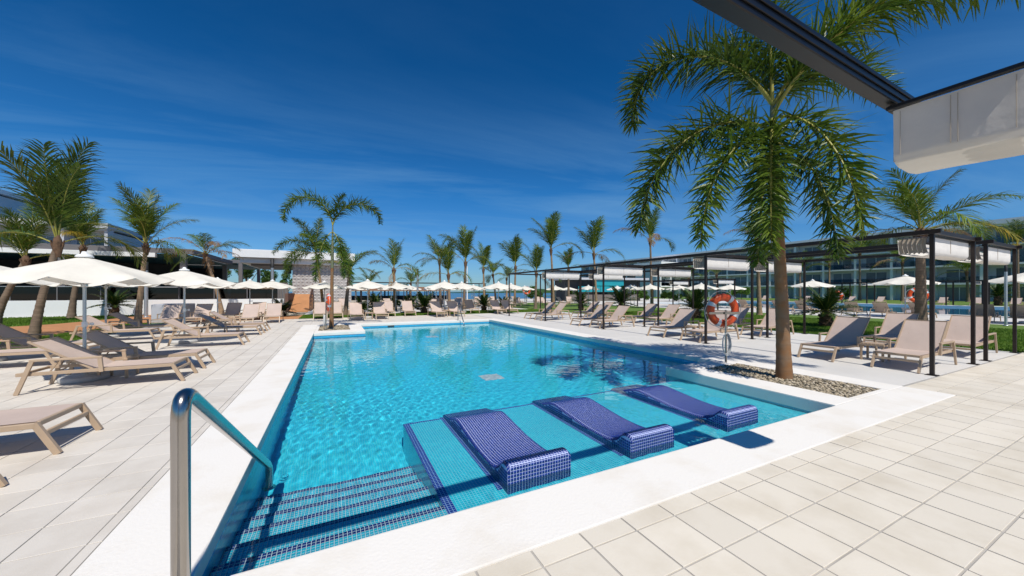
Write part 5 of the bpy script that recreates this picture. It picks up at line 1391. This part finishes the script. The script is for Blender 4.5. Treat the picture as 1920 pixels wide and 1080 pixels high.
m_ = MB(); m_.lathe([(0.0, 0.0), (0.2, 0.0), (0.2, 0.68), (0.19, 0.69)], 20); m_.build("body", M["pole"], tbn); m_ = MB(); m_.lathe([(0.19, 0.69), (0.205, 0.70), (0.205, 0.92), (0.17, 0.95), (0.0, 0.95)], 20); m_.build("lid", M["dark"], tbn)
x, y = at_px(647, 37.5)
sp_ = empty("loudspeaker", (x, y, -0.02), R(-8), "black loudspeaker on a tripod stand right of the stone building", "loudspeaker")
m_ = MB(); m_.cbox(-0.24, 0.24, -0.2, 0.2, 1.22, 1.95, 0.02); m_.build("cabinet", M["black"], sp_)
m_ = MB(); m_.tube([(0, 0, 0.35), (0, 0, 1.22)], 0.03, 8); m_.build("pole", M["black"], sp_)
for k in range(3):
    a = k * 2.094 + 0.5; m_ = MB(); m_.tube([(0, 0, 0.75), (0.6 * math.cos(a), 0.6 * math.sin(a), 0.0)], 0.022, 6); m_.build("leg", M["black"], sp_)
x, y = at_px(876, 70); m_ = MB(); m_.tube([(0, 0, 0), (0, 0, 6.6)], [0.12, 0.07], 8); fp = m_.build("mast", M["white"], None, (x, y, -0.1)); tag(fp, "slim white mast by the shore right of the two palms", "mast")

# far pergolas by the shore and round the second pool
pergola("pergola", [-2.6, 3.2, 9.0, 14.8, 20.6], [51.0, 53.6], "distant dark pergola along the shore with its beam just above the horizon", PH + 0.1, 0.1, "distant pergolas", -0.03)
for i, yy in enumerate((3.0, 12.5, 22.0)):
    pg = pergola("pergola", [63.3, 65.6], [yy, yy + 2.6, yy + 5.2], ("small pergola across the second pool at the right", "small pergola across the second pool left of the palm", "small pergola across the second pool behind the big palm")[i], 2.9, 0.12, "distant pergolas", -0.03)
    inst("canvas_shade", FOLD, (63.4, yy + 0.1, 2.75), 0, ("white canvas folded on the rightmost small pergola across the second pool", "white canvas folded on the middle small pergola across the second pool", "white canvas folded on the leftmost small pergola across the second pool")[i], "canvas shade", FG)
pergola("pergola", [30.4, 32.8], [20.5, 25.2, 29.9], "dark pergola at the near side of the second pool behind the lifebuoy", PH, 0.09, "distant pergolas", -0.03)
for j, yy in enumerate((20.5, 25.2)):
    inst("canvas_shade", FOLD, (30.47, yy + 0.05, PH - 0.16), 0, ("white canvas folded on the second pool's near pergola, closer bay", "white canvas folded on the second pool's near pergola, farther bay")[j], "canvas shade", FG)

# turquoise beach bar
x0, y0 = at_px(1062, 60)
bar = empty("beach_bar", (x0, y0, -0.03), R(-14), "low beach bar with turquoise fascia panels and a grey roof", "building")
m_ = MB(); m_.box(0, 14.0, 0.6, 6, -0.1, 3.6); m_.build("wall", M["interior"], bar)  # solid dark block standing for the bar's shadowed interior
m_ = MB(); m_.cbox(-1.0, 15, -0.6, 6.6, 3.6, 3.95, 0.02); m_.build("roof", M["pale_render"], bar)
pnl = MB(); pnl.cbox(0.02, 1.98, 0, 0.1, 0, 0.95, 0.01); pnl = pnl.mesh("panel", M["turq"])
for k in range(4): obj("panel", pnl, None, bar, (2.0 + k * 2.0, -0.3, 1.55 + (k % 2) * 0.0))
m_ = MB(); m_.cbox(5.0, 10.5, -0.35, -0.25, 2.6, 3.55, 0.01); m_.build("fascia", M["turq"], bar)
m_ = MB(); m_.cbox(0.5, 13.5, -0.2, 0.55, -0.05, 1.1, 0.02); m_.build("counter", M["wood"], bar)

# thatched pavilions by the sea
for i, (u, d, w) in enumerate(((695, 84, 12), (765, 88, 11), (812, 92, 8))):
    x, y = at_px(u, d)
    tp_ = empty("thatched_pavilion", (x, y, -1.0), R(-20), ("left long thatched pavilion on the jetty by the sea", "middle long thatched pavilion on the jetty by the sea", "right short thatched pavilion on the jetty by the sea")[i], "pavilion", "thatched pavilions")
    m_ = MB(); hw = w / 2
    m_.add([(-hw, -2.2, 2.75), (hw, -2.2, 2.75), (hw, 2.2, 2.75), (-hw, 2.2, 2.75), (-hw + 1, 0, 3.7), (hw - 1, 0, 3.7)], [(0, 1, 5, 4), (1, 2, 5), (2, 3, 4, 5), (3, 0, 4), (3, 2, 1, 0)]); m_.build("roof", M["thatch"], tp_)
    pm_ = MB(); pm_.box(-0.1, 0.1, -0.1, 0.1, -1.5, 2.76); pm_ = pm_.mesh("post", M["wood"])
    for k in range(5):
        for s in (-1.9, 1.9): obj("post", pm_, None, tp_, (-hw + 0.4 + k * (w - 0.8) / 4, s, 0))
    m_ = MB(); m_.box(-hw, hw, -2.4, 2.4, 0.3, 0.55); m_.build("deck", M["wood"], tp_)
    m_ = MB(); m_.box(-hw + 0.5, hw - 0.5, 0.5, 1.5, 0.552, 1.6); m_.build("counter", M["interior"], tp_)

# far loungers
LF = [p for p in LG46]
def fl(x, y, rz, label, group): lounger(x, y, rz, label, group, LF, -0.028)
for x, y in [(30.6, 10.2), (30.5, 11.6), (30.8, 6.2), (30.6, 5.0), (30.9, 2.6), (31.0, 14.6), (30.7, 16.0), (30.9, 19.0), (31.1, 8.6)]:
    fl(x + 2.0, y, rng.uniform(-0.1, 0.1), "brown backed lounger facing away towards the second pool, seen from behind", "loungers on the near side of the second pool")
for k in range(16):
    y = -6 + k * 2.75 + rng.uniform(-0.3, 0.3)
    fl(63.6, y, math.pi, "small pinkish lounger in the row across the second pool", "loungers across the second pool")
for x, y in [(1.0, 36.5), (3.2, 37.0), (5.0, 35.2), (6.6, 36.8), (8.4, 35.0), (9.8, 36.4), (11.6, 34.8), (13.0, 37.4), (14.6, 35.2), (16.4, 37.0), (18.2, 35.4), (20.4, 37.8), (23.4, 39.0), (25.6, 36.2), (27.4, 38.4), (7.5, 33.2), (10.6, 33.0), (13.8, 33.2), (17.2, 33.4), (22.0, 34.6), (26.8, 34.0), (16.0, 43.0), (19.0, 44.0), (23.0, 43.5)]:
    fl(x, y, R(-90) + rng.uniform(-0.5, 0.5), "small distant lounger on the promenade beyond the lawn", "loungers on the distant promenade")

# shrubs and broadleaf trees
def leaf_cloud(name, c, rad, n, ls, seed, mat, parent=None, loc=(0, 0, 0)):
    r = np.random.default_rng(seed)
    k = 9; cc = r.normal(0, 0.42, (k, 3)) * rad; cr = r.uniform(0.35, 0.6, k) * min(rad)
    i = r.integers(0, k, n); d = r.normal(0, 1, (n, 3)); d /= np.linalg.norm(d, axis=1)[:, None]
    p = cc[i] + d * (cr[i] * r.uniform(0.6, 1.05, n))[:, None] + np.array(c)
    a = r.normal(0, 1, (n, 3)); a /= np.linalg.norm(a, axis=1)[:, None]; b = np.cross(a, r.normal(0, 1, (n, 3))); b /= np.linalg.norm(b, axis=1)[:, None]
    s = ls * r.uniform(0.6, 1.3, (n, 1))
    V = np.stack([p - a * s, p + b * s * 0.4, p + a * s, p - b * s * 0.4], 1).reshape(-1, 3)
    return obj(name, np_mesh(name, V, np.arange(n * 4).reshape(-1, 4), mat), None, parent, loc)
def tree(u, d, h, rad, label, seed, mat=None):
    x, y = at_px(u, d); root = empty("broadleaf_tree", (x, y, -0.05), 0, label, "tree", "broadleaf trees behind the buildings")
    mb = MB(); mb.tube([(0, 0, 0), (0.1, 0, h * 0.35), (0, 0.1, h * 0.65)], [0.2, 0.15, 0.08], 8)
    for k in range(4): mb.tube([(0.05, 0, h * (0.35 + 0.08 * k)), (math.cos(k * 2) * rad[0] * 0.5, math.sin(k * 2) * rad[1] * 0.5, h * 0.75)], [0.07, 0.03], 6)
    mb.build("trunk", M["trunk_coco"], root); leaf_cloud("crown", (0, 0, h * 0.72), np.array(rad), 2600, 0.17, seed, mat or M["bush"], root)
tree(408, 52, 6.4, (3.4, 3, 1.6), "broadleaf tree rising behind the charcoal pavilion", 1)
tree(462, 52, 6.4, (3.0, 3, 1.5), "broadleaf tree behind the pavilion, left of the white roof", 2)
tree(538, 60, 4.4, (2.4, 2, 1.3), "dark round tree seen below the white roof", 3)
tree(500, 64, 5.4, (1.2, 1.2, 1.4), "slim tree behind the bar building column", 4)
for i, (u, d, w, lab) in enumerate(((735, 38, 2.2, "low clipped shrub beyond the pool, left of the lamp post"), (790, 45, 2.0, "low shrub on the promenade behind the lamp post"), (1000, 58, 5.0, "broad yellow green hedge behind the pergola's far end"), (1060, 62, 5, "broad hedge left of the beach bar"),
                                    (1540, 84, 5.0, "bright shrub at the foot of the hotel right of the big palm"), (1640, 82, 5.0, "bright shrub at the foot of the hotel beside the parasol"), (1790, 76, 5.0, "bright shrub at the foot of the hotel near the right edge"), (1870, 74, 4.0, "leafy shrub at the hotel foot by the right frame edge"), (1470, 90, 5.0, "leafy shrub at the hotel foot behind the big palm trunk"), (1585, 70, 4.0, "dark shrub on the hotel lawn below the tall hotel palm"), (1715, 72, 4.5, "shrub on the hotel lawn behind the ringed palm trunk"), (1750, 80, 5.0, "shrub at the hotel foot just right of the nearest pergola post"), (1835, 80, 5.0, "shrub at the hotel foot between the two pergola post pairs"), (1310, 60, 5.0, "hedge seen between the pergola posts left of the lifebuoy"), (1390, 66, 6.0, "hedge right of the lifebuoy behind the second pool deck"), (1200, 64, 5.0, "hedge behind the parasols right of the beach bar"), (1255, 60, 4.0, "shrub between the tall palms behind the pergola"))):
    x, y = at_px(u, d); root = empty("shrub", (x, y, -0.05), 0, lab, "shrub", "shrubs in the background")
    leaf_cloud("foliage", (0, 0, w * 0.26), np.array((w * 0.5, w * 0.4, w * 0.20)), 1300, 0.14 if d < 50 else 0.26, 30 + i, M["bush"], root)
    mb = MB(); mb.tube([(0, 0, 0), (0, 0, w * 0.25)], 0.05, 6); mb.build("stem", M["trunk_coco"], root)
